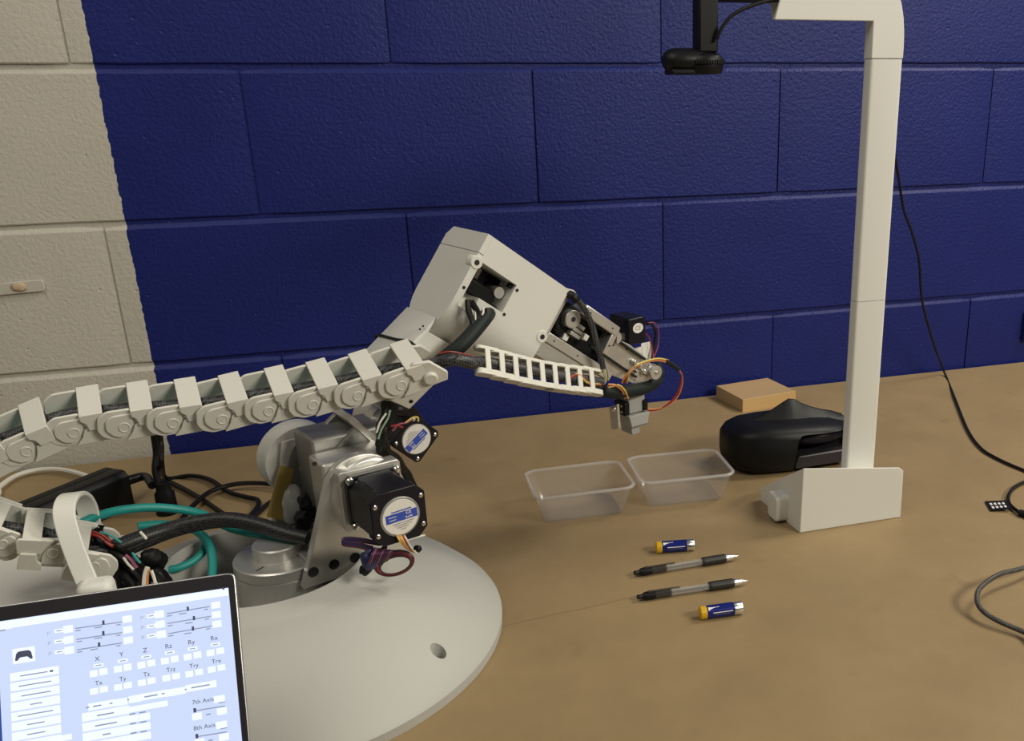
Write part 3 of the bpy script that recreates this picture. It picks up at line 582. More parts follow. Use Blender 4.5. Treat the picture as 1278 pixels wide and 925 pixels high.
# loose leads below the shoulder motor
def wire(pts, r, col, n=8): return MB().tube([rp(*p) for p in pts], r, 6, n).build('wire', col, rob)
for i, cc in enumerate(('purple', 'blue', 'purple', 'brown')):
    d = i*1.7
    wire([(470-d, 690+d, 0.125), (482, 684-d, 0.13), (474, 678+d*0.4, 0.128), (455, 673+d*0.8, 0.125), (436, 671+d, 0.12), (428, 672+d, 0.118), (430, 676+d, 0.12), (446, 678+d, 0.125), (466, 683+d, 0.13)], 0.0011, cc)
for i, cc in enumerate(('purple', 'pink', 'blue', 'brown', 'purple', 'pink', 'blue', 'purple', 'brown', 'pink', 'blue')):
    x = 457+i*2.6; wire([(x, 712-i*1.2, 0.128), (x+3, 702-i*0.7, 0.136), (x+7, 692-i*0.4, 0.138), (x+11, 684+i*0.4, 0.132)], 0.0010, cc, 5)
lump(rp(460, 700, 0.128), 0.010, 21, (0.7, 0.7, 1.2), 0.3).build('connector', 'blue', rob)
lump(rp(456, 711, 0.126), 0.007, 22, (0.9, 0.7, 0.9), 0.3).build('connector', 'black', rob)
for i in range(6):
    rx, ry = 24-i*0.9, 15-i*0.8; pts = []
    for t in range(13):
        a = R_(200+t*30+i*4); pts.append((492+rx*math.cos(a)+i*0.3, 703+ry*math.sin(a)-4*math.cos(a)+i*0.5, 0.132+0.010*math.cos(a)))
    wire(pts, 0.0013, ('brown', 'brown', 'red', 'purple', 'brown', 'brown')[i])
for i, cc in enumerate(('yellow', 'orange', 'yellow', 'red', 'white_wire')):
    wire([(495+i*2.2, 667, 0.139), (497+i*2.4, 672, 0.150), (503+i*2.4, 681+i*0.5, 0.148), (513+i*1.5, 688+i*0.5, 0.140), (521, 687+i*0.6, 0.134)], 0.0009, cc)
lump(rp(521, 685, 0.134), 0.0042, 25, (1, 1, 1), 0.2).build('connector', 'black', rob)
wire([(508, 674, 0.120), (518, 671, 0.112), (530, 668, 0.105)], 0.0011, 'white_wire', 3)
# ---------------- forearm housing
def crossec(g0=None, g1=None):
    pts = [(0.0450, 0.4840), (0.0450, 0.4060)] + [(0.045*math.cos(R_(-a)), 0.4035+0.045*math.sin(R_(-a))) for a in range(12, 180, 12)] + [(-0.0450, 0.4035), (-0.0450, 0.4740), (-0.0360, 0.4845)]
    return pts
def clip(pts, g, above):
    out = []
    for i, p in enumerate(pts):
        q_ = pts[(i+1) % len(pts)]; ia = (p[1] > g) == above; ib = (q_[1] > g) == above
        if ia: out.append(p)
        if ia != ib: t = (g-p[1])/(q_[1]-p[1]); out.append((p[0]+(q_[0]-p[0])*t, g))
    return out
fo = MB().prism(crossec(), FA(-0.0360, 0, 0), FAN, FAG, FAX*0.1190).build('forearm_housing', 'white', rob, smooth=25, label='white forearm housing with an open square window')
MB().prism(clip(crossec(), 0.4615, True), FA(-0.0430, 0, 0), FAN, FAG, FAX*0.0069).build('rear_cap', 'white', rob, smooth=25)
MB().prism(clip(crossec(), 0.4607, False), FA(-0.0430, 0, 0), FAN, FAG, FAX*0.0069).build('rear_cap', 'white', rob, smooth=25)
def fbox(f0, f1, g0, g1, n0, n1): return MB().loft([[FA(f, g, n0) for f, g in ((f0, g0), (f1, g0), (f1, g1), (f0, g1))], [FA(f, g, n1) for f, g in ((f0, g0), (f1, g0), (f1, g1), (f0, g1))]])
c1 = fbox(-0.0345, 0.0175, 0.4190, 0.4540, -0.020, 0.060).build('c', 'white', rob)
c2 = fbox(-0.0345, -0.016, 0.4000, 0.4210, 0.020, 0.060).build('c', 'white', rob)
cut(fo, [c1, c2])
cut(ua, [fbox(-0.044, 0.10, 0.36, 0.49, -0.0449, 0.0449).build('c', 'white', rob)])
fbox(-0.034, 0.017, 0.4195, 0.4535, -0.018, 0.010).build('inner_motor', 'motor_black', fo)
fbox(-0.030, 0.010, 0.4195, 0.436, 0.010, 0.030).build('inner_block', 'black', fo, bevel=0.002)
fbox(-0.019, -0.0115, 0.440, 0.4525, 0.0102, 0.0125).build('inner_label', 'label', fo)
MB().cyl(FA(0.0095, 0.438, 0.010), FA(0.0095, 0.438, 0.033), 0.0065, seg=24).build('inner_bearing', 'alu', fo)
fbox(0.0125, 0.0168, 0.448, 0.4535, 0.034, 0.040).build('inner_clip', 'black', fo)
for f, g in ((-0.0415, 0.4505), (0.0822, 0.4200)):
    MB().lathe([(0.0075, -0.010), (0.0075, 0.001), (0.0068, 0.0022)], FA(f+(0.002 if f < 0 else -0.003), g, 0.0440), FAN, 28).build('screw_boss', 'white', fo)
    MB().lathe([(0.0030, 0), (0.0030, 0.0006), (0.001, 0.0007)], FA(f+(0.002 if f < 0 else -0.003), g, 0.0461), FAN, 16).build('bolt_hole', 'hole', fo)
for f, g in ((-0.0385, 0.4200), (0.0210, 0.4495), (0.0210, 0.4185)): MB().lathe([(0.0019, 0), (0.0019, 0.0005), (0.001, 0.0005)], FA(f, g, 0.0450), FAN, 14).build('bolt_hole', 'hole', fo)

# cable leaving the window
MB().tube([rp(612, 388, 0.030), rp(606, 396, 0.052), rp(598, 406, 0.060), rp(586, 420, 0.068), rp(573, 433, 0.070), rp(560, 443, 0.066), rp(548, 453, 0.060)], 0.0082, 14, 6).build('cable_sheath', 'rubber', rob)
for i, (cc, pts) in enumerate((('white_wire', [(591, 378), (593, 390), (593, 402), (590, 410)]), ('red', [(597, 390), (594, 400), (589, 408)]), ('white_wire', [(603, 384), (603, 390), (598, 402)]), ('cord', [(584, 374), (585, 388), (590, 402), (589, 410)]), ('cord', [(588, 376), (597, 392), (596, 404)]), ('cord', [(609, 386), (608, 396), (600, 408), (594, 414)]), ('green', [(585, 384), (587, 392), (590, 400)]), ('red', [(606, 398), (602, 408), (597, 415)]))):
    wire([(x, y, 0.055+0.003*k_) for k_, (x, y) in enumerate(pts)], 0.0034 if cc == 'cord' else 0.0012, cc, 5)
wire([(548, 441, 0.078), (560, 439, 0.080), (575, 441, 0.080), (588, 444, 0.078)], 0.0008, 'red', 5)
# ---------------- forearm bracket, belt and wrist
fbox(0.0830, 0.0900, 0.4030, 0.4830, -0.034, 0.040).build('end_plate', 'alu', rob, bevel=0.0008)
br = fbox(0.0880, 0.2010, 0.4180, 0.4300, 0.018, 0.041).build('bracket_rail', 'alu', rob, bevel=0.0008)
fbox(0.0840, 0.1960, 0.3990, 0.4180, -0.030, 0.0385).build('bracket_rail', 'alu', rob, bevel=0.0008)
tr = fbox(0.1180, 0.1790, 0.4700, 0.4830, 0.014, 0.041).build('bracket_rail', 'alu', rob, bevel=0.0015)
fbox(0.1720, 0.1800, 0.4440, 0.4790, 0.020, 0.0405).build('bracket_post', 'alu', rob, bevel=0.0008)
MB().prism(arc(0.092, 0.4790, 0.009, 20, 200, 8), FA(0, 0, 0.010), FAX, FAG, FAN*0.030).build('bracket_corner', 'white', rob)
MB().prism(arc(0.1815, 0.4695, 0.0075, -60, 120, 8), FA(0, 0, 0.010), FAX, FAG, FAN*0.030).build('bracket_corner', 'alu', rob)
for f, g in ((0.128, 0.4765), (0.168, 0.4765), (0.100, 0.424), (0.140, 0.424), (0.185, 0.424), (0.176, 0.456)): MB().lathe([(0.0012, 0), (0.0012, 0.0004), (0.0006, 0.0004)], FA(f, g, 0.0408), FAN, 10).build('bolt_hole', 'hole', rob)
fbox(0.0880, 0.1900, 0.4300, 0.4740, -0.030, 0.0160).build('inner_motor', 'black', rob, bevel=0.002)
MB().lathe([(0.0205, 0), (0.0205, 0.012), (0.019, 0.014)], FA(0.1110, 0.4540, 0.0160), FAN, 40).build('belt_wheel', 'black', rob)
pu = MB().lathe([(0.0110, 0), (0.0110, 0.009), (0.0102, 0.010), (0.0035, 0.0102)], FA(0.1105, 0.4585, 0.0300), FAN, 36).build('clamp_pulley', 'alu', rob)
MB().lathe([(0.0030, 0), (0.0030, 0.0006), (0.001, 0.0006)], FA(0.1105, 0.4585, 0.0402), FAN, 16).build('bolt_hole', 'hole', pu)
for g in (0.4500, 0.4562, 0.4440): fbox(0.1170, 0.1330, g-0.0022, g+0.0022, 0.030, 0.0385).build('clamp_bar', 'alu', rob, bevel=0.0005)
for f, g, w in ((0.1185, 0.4365, 0.008), (0.1450, 0.4500, 0.007)): fbox(f-w/2, f+w/2, g-0.0038, g+0.0038, 0.024, 0.0325).build('white_connector', 'label', rob, bevel=0.0006)
for f, g in ((0.095, 0.470), (0.095, 0.440)): 
    MB().lathe([(0.0032, 0), (0.0032, 0.004), (0.002, 0.005)], FA(f, g, 0.0380), FAN, 14).build('screw', 'black', rob)
cb = [(712, 368, 0.044), (722, 376, 0.050), (733, 392, 0.052), (740, 410, 0.054), (745, 430, 0.056), (750, 447, 0.056), (753, 460, 0.056)]
MB().tube([rp(*p) for p in cb], 0.0036, 10, 6).build('wire', 'braid', rob)
MB().tube([rp(709, 367, 0.042), rp(716, 370, 0.049), rp(720, 376, 0.050)], 0.005, 10, 5).build('wire', 'cord', rob)
for i, cc in enumerate(('yellow', 'green', 'white_wire', 'brown')):
    wire([(752+i*0.6, 456, 0.056), (754+i*1.2, 466, 0.057), (755+i, 474, 0.055), (752+i*0.5, 480, 0.052)], 0.0010, cc, 5)
# wrist plate
wp = [(762, 420), (786, 430), (806, 446), (815, 456), (816, 468), (806, 480), (790, 479), (748, 463), (756, 440)]
pts = [rp(x, y, 0.030) for x, y in wp]
w_ = MB().loft([pts, [p-NO*0.005 for p in pts]]).build('wrist_plate', 'alu', rob, bevel=0.0008)
for x, y in ((766, 431), (782, 436), (792, 474)): MB().lathe([(0.0011, 0), (0.0011, 0.0004), (0.0005, 0.0004)], rp(x, y, 0.0301), NO, 10).build('bolt_hole', 'hole', w_)
# timing belt: two runs
def belt(a, b_, n): 
    p, q_ = rp(*a, n), rp(*b_, n); d = (q_-p).normalized(); s = NO.cross(d).normalized()*0.0013
    return MB().loft([[p-s, p+s, p+s-NO*0.006, p-s-NO*0.006], [q_-s, q_+s, q_+s-NO*0.006, q_-s-NO*0.006]]).build('belt', 'rubber', rob)
belt((742, 404), (806, 449), 0.036); belt((738, 432), (795, 471), 0.036)
jp = rp(813, 463, 0.030)
MB().lathe([(0.0100, 0), (0.0100, 0.003), (0.0080, 0.0032), (0.0080, 0.008), (0.0092, 0.0082), (0.0092, 0.0105), (0.004, 0.011)], jp, NO, 32).build('wrist_pulley', 'alu', rob)
MB().lathe([(0.0022, 0), (0.0022, 0.003), (0.001, 0.0035)], jp+NO*0.0105, NO, 16).build('pulley_bolt', 'steel', rob)
for x, y, s in ((790, 452, 0.004), (797, 457, 0.0045), (802, 464, 0.004), (792, 462, 0.003)): MB().lathe([(s, 0), (s, 0.004), (s*0.6, 0.006)], rp(x, y, 0.031), NO, 16).build('screw', 'steel', rob)
# small wrist motor on top
mc = rp(785, 415, 0.020); 
wm = MB().box(mc+V((0.0135, 0.021, 0.0)), (0.027, 0.042, 0.0345)).build('wrist_motor', 'motor_black', rob, bevel=0.0015)
ov = [(0.0082*math.cos(R_(a)), 0.0066*math.sin(R_(a))) for a in range(0, 360, 15)]
MB().prism(ov, mc+V((0.0145, -0.0002, 0.0035)), X, Z, NO*0.0003).build('oval_sticker', 'label', wm)
text_mesh('sticker_text', 'CE', 0.008, frame(mc+V((0.0145, -0.0006, 0.0035)), X, Z, NO), 'ink', wm)
sl = mc+V((-0.0002, 0.020, -0.008)); MB().box(sl, (0.0004, 0.022, 0.009)).build('motor_sticker', 'alu_dull', wm)
pp = [rp(789, 437, 0.016), rp(803, 432, 0.016), rp(803, 452, 0.016), rp(797, 449, 0.016)]
MB().loft([pp, [p-NO*0.004 for p in pp]]).build('motor_bracket', 'white', rob, bevel=0.0006)
pp = [rp(803, 428, 0.016), rp(813, 426, 0.0), rp(813, 452, 0.0), rp(803, 455, 0.016)]
MB().loft([pp, [p-X*0.004 for p in pp]]).build('motor_bracket', 'white', rob, bevel=0.0006)
wire([(808, 403, 0.012), (816, 403, 0.008), (821, 410, 0.006), (822, 424, 0.006), (820, 436, 0.008), (816, 446, 0.012), (815, 452, 0.018)], 0.0009, 'pink')
wire([(808, 404, 0.012), (813, 405, 0.008), (818, 414, 0.006), (817, 428, 0.006), (815, 440, 0.01), (813, 452, 0.018)], 0.0020, 'cord')
wire([(806, 416, 0.016), (811, 424, 0.014), (815, 440, 0.014), (815, 450, 0.018)], 0.0009, 'red')
# black sleeve under the wrist
P = [rp(*p) for p in ((752, 488, 0.040), (766, 490, 0.040), (785, 488, 0.036), (804, 484, 0.030), (817, 477, 0.020), (822, 468, 0.008), (820, 458, -0.006))]
MB().tube(P, lambda t: 0.0085-0.001*abs(t-0.5), 14, 8).build('sleeve', 'rubber', rob)
# leads looping round to the gripper
for i, cc in enumerate(('orange', 'red', 'yellow')):
    d = i*1.6
    wire([(776+d*2, 478, 0.046), (782+d, 468-d*0.4, 0.052), (792+d, 459-d, 0.055), (806+d, 452-d*0.6, 0.052), (822, 450-d*0.7, 0.048), (834, 453-d, 0.044)], 0.0013, cc)
    wire([(845, 459-d*0.4, 0.042), (850, 466, 0.040), (851.5-d*0.5, 478, 0.038), (847-d, 493, 0.034), (837-d, 504, 0.030), (822, 510+d*0.3, 0.026), (808, 511+d*0.6, 0.022)], 0.0011, ('orange', 'red', 'red')[i])
    wire([(759, 480+d, 0.050), (768+d, 481, 0.052), (776+d, 487, 0.050), (780+d*1.2, 497, 0.040)], 0.0015, cc)
wire([(831, 451, 0.046), (838, 455, 0.043), (847, 461, 0.042)], 0.0032, 'rubber', 5)
# gripper: body, servo, jaw, fingers
gc = rp(785, 508, 0.022)
MB().box(gc+V((0.0135, 0.0165, 0.0015)), (0.027, 0.033, 0.025)).build('gripper_body', 'grey_gripper', rob, bevel=0.002)
sv = MB().box(gc+V((-0.003, 0.012, -0.003)), (0.008, 0.024, 0.018)).build('gripper_servo', 'black', rob, bevel=0.001)
for dz in (0.004, -0.004): MB().lathe([(0.0018, 0), (0.0016, 0.0012)], gc+V((-0.007, 0.006, -0.003+dz)), -X, 10).build('screw', 'steel', sv)
MB().box(gc+V((0.0255, -0.0005, -0.002)), (0.006, 0.006, 0.014)).build('servo_plug', 'black', rob)
js = [(-0.0045, 0.0), (0.0300, 0.0), (0.0265, -0.0165), (0.0, -0.0165)]
MB().prism(js, gc+V((0.0, 0.030, -0.0115)), X, Z, NO*0.036).build('jaw', 'grey_gripper', rob, bevel=0.001)
tm = MB()
for i in range(12): tm.box(gc+V((0.0035+i*0.0019, -0.0064, -0.0270)), (0.0010, 0.001, 0.002))
tm.build('jaw_teeth', 'alu_dull', rob, smooth=0)
MB().prism([(0.0, 0.0), (0.0150, 0.0), (0.0138, -0.0125), (0.0008, -0.0125)], gc+V((0.002, 0.022, -0.0270)), X, Z, NO*0.024).build('finger', 'grey_gripper', rob, bevel=0.0008)
pp = [rp(763, 507, 0.012), rp(773, 504, 0.026), rp(775, 534, 0.026), rp(766, 536, 0.012)]
MB().loft([pp, [p-X*0.004 for p in pp]]).build('servo_plate', 'alu', rob, bevel=0.0006)
MB().lathe([(0.0035, 0), (0.0035, 0.003), (0.0015, 0.005)], rp(767, 510, 0.024), -X, 14).build('screw', 'steel', rob)
# ---------------- cable mount on the rim of the base
def wl(pts): return [W2L(p) for p in pts]
q = [(a, b_, 0.0) for a, b_ in polyprof([(-0.78, -0.700), (-0.600, -0.712), (-0.560, -0.640), (-0.590, -0.520), (-0.78, -0.500)], 0.035, 6)]
MB().loft([wl(q), wl([(-0.67+(a+0.67)*0.97, -0.61+(b_+0.61)*0.97, 0.0835) for a, b_, _ in q])]).build('cable_mount', 'white', rob, bevel=0.004)
hp = catmull([atd(114, 738, 0.885), atd(99, 703, 0.885), atd(86, 667, 0.887), atd(80, 640, 0.892), atd(84, 623, 0.902), atd(94, 617, 0.918), atd(105, 626, 0.938), atd(112, 648, 0.948), atd(116, 690, 0.952), atd(118, 725, 0.955)], 6)
rg = []
for i, p in enumerate(hp):
    d = (hp[min(i+1, len(hp)-1)]-hp[max(i-1, 0)]).normalized(); s = d.cross(X).normalized()*0.0022
    rg.append(wl([p-X*0.0095-s, p+X*0.0095-s, p+X*0.0095+s, p-X*0.0095+s]))
MB().loft(rg).build('cable_hoop', 'white', rob, bevel=0.001)
MB().box(W2L(atd(122, 742, 0.884)), (0.03, 0.024, 0.030), Matrix.Rotation(-ANG, 3, 'Z')).build('hoop_foot', 'white', rob, bevel=0.006)

# ================================================================== CABLE CARRIERS
cc = thing('cable_carrier', 'chunky white drag chain sweeping from the left edge over the robot shoulder', 'cable carrier', (-0.45, -0.69, 0.09))
def Dx(x): return 0.900+(x-92)/408*0.075
pp = [atd(x, y, Dx(x)) for x, y in ((66, 689), (4, 678))]
up = [atd(x, y, Dx(x)) for x, y in ((33, 562), (92, 539), (155, 532), (216, 527), (277, 522), (335, 512), (390, 504), (446, 493), (500, 480), (553, 466))]
mid = [atd(-38, 655, 0.878), atd(-44, 615, 0.878), atd(-18, 584, 0.880)]
LAT = V((-0.40, 0.86, 0.26)).normalized(); CW = 0.047
BACK = [(-0.0255, -0.0010), (-0.0225, 0.0125), (-0.0140, 0.0180), (0.0080, 0.0180), (0.0120, 0.0150), (0.0120, 0.0030), (0.0300, 0.0030), (0.0300, -0.0100), (0.0270, -0.0140), (-0.0120, -0.0145), (-0.0220, -0.0090)]
HEAD = [(-0.0175, -0.0010), (-0.0160, 0.0085), (-0.0095, 0.0135), (0.0080, 0.0140), (0.0095, 0.0125), (0.0095, 0.0020), (0.0040, -0.0060), (-0.0030, -0.0115), (-0.0110, -0.0095)]
TAIL = [(0.0105, 0.0015), (0.0320, 0.0030), (0.0345, -0.0120), (0.0320, -0.0145), (-0.0010, -0.0150), (0.0060, -0.0075)]
def link_mesh():
    mb = MB()
    for y0 in (0.0, CW):
        s = -1 if y0 == 0 else 1
        mb.prism(polyprof(BACK, 0.003, 3), (0, y0-s*0.0032, 0), X, Z, Y*(0.0032*s))
        mb.prism(polyprof(HEAD, 0.003, 3), (0, y0, 0), X, Z, Y*(0.0022*s)); mb.prism(polyprof(TAIL, 0.0015, 2), (0, y0, 0), X, Z, Y*(0.0030*s))
    mb.box((0.0195, CW/2, 0.0170), (0.0215, CW+0.005, 0.0032))
    mb.prism([(0.0145, 0.0005), (0.0290, 0.0005), (0.0302, 0.0080), (0.0302, 0.0186), (0.0088, 0.0186), (0.0088, 0.0120), (0.0130, 0.0085)], (0, -0.0010, 0), X, Z, Y*-0.0042)
    mb.box((0.0205, CW/2, -0.0120), (0.0175, CW, 0.003))
    return mb
lk0 = link_mesh().build('chain_link', 'chain', cc, bevel=0.0007); pin0 = MB().lathe([(0.0058, 0), (0.0058, 0.0026), (0.0052, 0.0031), (0.0046, 0.0031), (0.0042, 0.0026)], (0, 0, 0), -Y, 24).build('pin', 'chain', lk0)
def place_link(a, b_, firstone, flip=False):
    x = (b_-a); k = x.length/0.0477; x.normalize(); y = LAT.copy(); z = x.cross(y).normalized()
    o = lk0 if firstone else lk0.copy()
    if not firstone:
        COL.objects.link(o); o.parent = cc; p = pin0.copy(); COL.objects.link(p); p.parent = o
    mt = frame(a, x*k, y, z); o.matrix_basis = Matrix.Translation(-cc.location)@mt
chain = [pp[0], pp[1]]+mid+up
seq = list(reversed([pp[0], pp[1]]+mid))       # lower run is walked so each link keeps its bars outwards
f1 = True
for a, b_ in zip(up[:-1], up[1:]): place_link(a, b_, f1); f1 = False
low = [mid[2], mid[1], mid[0], pp[1], pp[0], atd(118, 706, 0.905)]
place_link(mid[2], up[0], False)
for b_, a in zip(low[:-1], low[1:]): place_link(a, b_, False)
# end bracket that ties the chain to the upper arm
x_ = (up[-1]-up[-2]).normalized(); y_ = (LAT-x_*LAT.dot(x_)).normalized(); z_ = x_.cross(y_); o_ = up[-2]
def onpl(x, y, off=0.0):
    d = ray(x, y); t = (o_+y_*off-CAM).dot(y_)/d.dot(y_); return CAM+d*t
eb = [onpl(x, y) for x, y in ((476, 493), (505, 465), (516, 455), (536, 452), (559, 465), (559, 474), (541, 481), (511, 511), (487, 500))]
wb(MB().loft([eb, [p+y_*0.0045 for p in eb]]), 'end_bracket', 'chain', cc, bevel=0.0007)
eb = [onpl(x, y, CW) for x, y in ((480, 462), (505, 434), (525, 432), (538, 440), (536, 452), (500, 476))]
wb(MB().loft([eb, [p+y_*0.0045 for p in eb]]), 'end_bracket', 'chain', cc, bevel=0.0007)
wb(MB().lathe([(0.0075, -0.001), (0.0075, 0.003), (0.006, 0.0045)], onpl(537, 471), -y_, 24), 'bracket_boss', 'chain', cc)
wb(MB().lathe([(0.0022, 0.0), (0.0022, 0.0004), (0.001, 0.0004)], onpl(513, 501), -y_, 14), 'bolt_hole', 'hole', cc)
ctr = [p+LAT*CW*0.55+Z*0.003 for p in low[::-1]+up[:-1]]
sa, sb = L2W(rp(600, 464, 0.085)), L2W(rp(746, 489, 0.085)); NL = 9
sx_ = (sb-sa).normalized(); slat = (RN*-0.50+Z*0.86); slat = (slat-sx_*slat.dot(sx_)).normalized(); sn = sx_.cross(slat).normalized()
if sn.dot(CAM-sa) < 0: sn = -sn
pit = (sb-sa).length/NL; SW = 0.0275
tail = [onpl(540, 455, CW*0.5)]+[L2W(rp(566, 449, 0.082)), L2W(rp(590, 453, 0.083))]+[sa+sx_*pit*i+slat*SW*0.5-sn*0.0045 for i in (0.4, 1.5, 3.0, 4.5, 6.5, 8.2, 9.6)]
wb(MB().tube(ctr+tail, lambda t: 0.0068, 14, 6), 'braided_sleeve', 'braid', cc)
wb(MB().tube([p+LAT*0.008-Z*0.004 for p in ctr], 0.0048, 10, 6), 'inner_cable', 'teal', cc)

# small chain along the forearm
sc_ = thing('cable_carrier', 'small white ladder-like drag chain running under the forearm to the gripper', 'cable carrier', L2W(rp(670, 480, 0.085)))
mb = MB()
ovl = [(-0.30*pit+0.0058*math.cos(R_(a)), 0.0058*math.sin(R_(a))) for a in range(90, 271, 20)]+[(0.85*pit+0.0050*math.cos(R_(a)), 0.0050*math.sin(R_(a))) for a in range(-90, 91, 20)]
mb.prism(ovl, (0, -0.0035, 0), X, Z, Y*0.0065); mb.prism(ovl, (0, SW-0.0022, 0), X, Z, Y*0.0040)
mb.box((0.16*pit, SW/2, 0.0044), (0.36*pit, SW, 0.0024))
sl0 = mb.build('chain_link', 'chain', sc_, bevel=0.0005)
for i in range(NL):
    o = sl0 if i == 0 else sl0.copy()
    if i: COL.objects.link(o); o.parent = sc_
    a = sa+sx_*pit*(i+0.25)+Z*(-0.004*math.sin(math.pi*i/NL)); ang = R_(random.uniform(-2, 2))
    o.matrix_basis = Matrix.Translation(-sc_.location)@frame(a, sx_, slat, sn if sn.dot(CAM-a) > 0 else -sn)
for i, c_ in enumerate(('red', 'orange', 'yellow')): wb(MB().tube([sa+sx_*pit*(6.6+0.2*i)+slat*(0.010+0.002*i)+sn*0.002, sa+sx_*pit*7.4+slat*(0.016)+sn*0.003, sa+sx_*pit*8.2+slat*(0.008)+sn*0.002, sa+sx_*pit*9.3+slat*0.010], 0.0016, 6, 5), 'wire', c_, sc_)

# ================================================================== POWER ADAPTER AND CABLES BEHIND THE BASE
a_, b_ = V((-0.62, -0.78, 0)).normalized(), V((0.78, -0.62, 0)).normalized(); K0 = V((-0.700, -0.195, 0))
ps = thing('power_adapter', 'black power adapter brick standing behind the cable hoop', 'power adapter', K0+a_*0.075+b_*0.024)
wb(MB().prism(polyprof([(0.0, 0.0), (0.021, 0.0), (0.021, 0.056), (0.005, 0.056), (0.0, 0.051)], 0.003), K0, b_, Z, a_*0.155), 'case_half', 'black', ps, bevel=0.0015)
wb(MB().prism(polyprof([(0.0215, 0.0), (0.048, 0.0), (0.048, 0.048), (0.041, 0.056), (0.0215, 0.056)], 0.003), K0, b_, Z, a_*0.155), 'case_half', 'black', ps, bevel=0.0015)
cx = K0+b_*0.030-a_*0.002+Z*0.034
mp = thing('mains_lead', 'black mains lead with moulded plug hanging down beside the power adapter', 'power lead', V((cx.x+0.03, cx.y, 0)))
wb(MB().tube([cx, cx-a_*0.012+X*0.004, cx-a_*0.018+X*0.016, atd(190, 606, 1.335)], lambda t: 0.0075-0.002*t, 12, 5), 'connector', 'black', mp)
pt = atd(200, 600, 1.33); pb = atd(203, 646, 1.345)
wb(MB().lathe([(0.006, 0.048), (0.009, 0.046), (0.010, 0.034), (0.013, 0.030), (0.0135, 0.012), (0.015, 0.004), (0.0155, 0.0)], V((pt.x+0.002, pt.y, 0.0005)), Z, 20), 'plug', 'black', mp)
wb(MB().tube([V((-1.30, -0.30, 0.006)), V((-1.05, -0.16, 0.006)), atd(-70, 610, 1.28), atd(-20, 575, 1.27), atd(40, 545, 1.26), atd(100, 522, 1.27), atd(150, 510, 1.29), atd(184, 520, 1.32), atd(195, 560, 1.335), atd(194, 585, 1.33), atd(198, 604, 1.33)], 0.0050, 10), 'cord', 'cord', mp)
cable('black_cord', 'black cord curving from the mains plug towards the robot and doubling back', [V((-1.30, -0.36, 0.005)), V((-1.06, -0.22, 0.005)), atd(-70, 622, 1.26), atd(-20, 583, 1.25), atd(40, 552, 1.24), atd(100, 528, 1.25), atd(155, 516, 1.275), atd(192, 525, 1.305), atd(201, 552, 1.325), atd(202, 580, 1.32)]+[atz(x, y, 0.006) for x, y in ((208, 597), (238, 594), (262, 599), (285, 614), (305, 620), (321, 624), (322, 632), (312, 645), (300, 658))], 0.0036, 'cord')
cable('black_cord', 'straight black cord slanting down from the mains plug to the base', [atz(x, y, 0.004) for x, y in ((204, 598), (225, 608), (250, 622), (278, 641), (300, 655))], 0.0034, 'cord')
cable('black_cord', 'black cord arching across the bench just behind the white base', [atz(x, y, 0.010) for x, y in ((226, 650), (240, 632), (262, 614), (290, 605), (320, 603), (350, 606), (372, 612))], 0.0036, 'cord')
cable('black_cord', 'short black cord end beside the yellow tape strip', [atz(x, y, 0.005) for x, y in ((306, 652), (322, 640), (336, 628), (352, 620))], 0.0034, 'cord')
cable('white_cable', 'white cable arching behind the power adapter at the left edge', [V((-1.35, -0.62, 0.005)), V((-1.10, -0.50, 0.005))]+[atz(x, y, 0.008) for x, y in ((-40, 640), (0, 607), (20, 594), (45, 587), (72, 586), (98, 591), (125, 602), (150, 620))], 0.0038, 'white_wire')
cable('network_cable', 'teal network cable running through the white hoop and over the base', [atd(60, 668, 0.93), atd(97, 655, 0.935), (atd(120, 645, 0.95)), atd(150, 637, 0.975), atd(188, 633.5, 1.0), atd(225, 636, 1.02), atd(255, 643, 1.03), atd(290, 660, 1.03), atd(330, 668, 1.02), atd(370, 674, 1.005)], 0.0046, 'teal', seg=12)
cable('network_cable', 'teal cable looping down onto the base beside the laptop lid', [atd(172, 657, 1.01), atd(195, 655, 1.02), atd(222, 656, 1.03), atd(245, 663, 1.03), atd(259, 677, 1.02), atd(265, 700, 1.01), atd(264, 730, 0.995)], 0.0046, 'teal', seg=12)
cable('network_cable', 'dark teal cable curving low behind the laptop corner', [atd(205, 712, 0.995), atd(222, 709, 1.0), atd(240, 701, 1.01), atd(252, 690, 1.02), atd(256, 678, 1.03)], 0.0042, 'teal', seg=12)
bun = thing('cable_bundle', 'thick black braided cable bundle crossing from the hoop to the robot turret', 'cable bundle', atd(240, 700, 0.99))
for i, (dy, r) in enumerate(((0, 0.0075), (5, 0.0065), (-3, 0.0060), (9, 0.0055))):
    wb(MB().tube([atd(98, 690+dy*1.6, 0.925), atd(135, 686+dy*1.2, 0.94), atd(175, 672+dy, 0.965), atd(215, 659+dy*0.7, 0.985), atd(255, 650+dy*0.6, 0.995), atd(290, 648+dy*0.5, 0.998), atd(325, 655+dy*0.5, 1.0), atd(358, 666+dy*0.4, 1.0), atd(384, 672+dy*0.3, 1.0)], r, 12, 6), 'braided_sleeve', 'braid_dark', bun)
hn = thing('wire_harness', 'tangled dark wire harness and connectors spilling out behind the laptop lid', 'wire harness', atd(165, 735, 0.95))
for i in range(26):
    j = lambda s: random.uniform(-s, s); x = 130+j(30); 
    wb(MB().tube([atd(118+j(16), 668+j(12), 0.935+j(.01)), atd(x, 690+j(10), 0.945+j(.012)), atd(x+20+j(14), 706+j(12), 0.955+j(.012)), atd(170+j(28), 728+j(10), 0.95+j(.012)), atd(170+j(34), 752, 0.94+j(.01))], random.uniform(0.0022, 0.0050), 7, 6), 'wire', random.choice(['cord', 'cord', 'rubber', 'black']), hn)
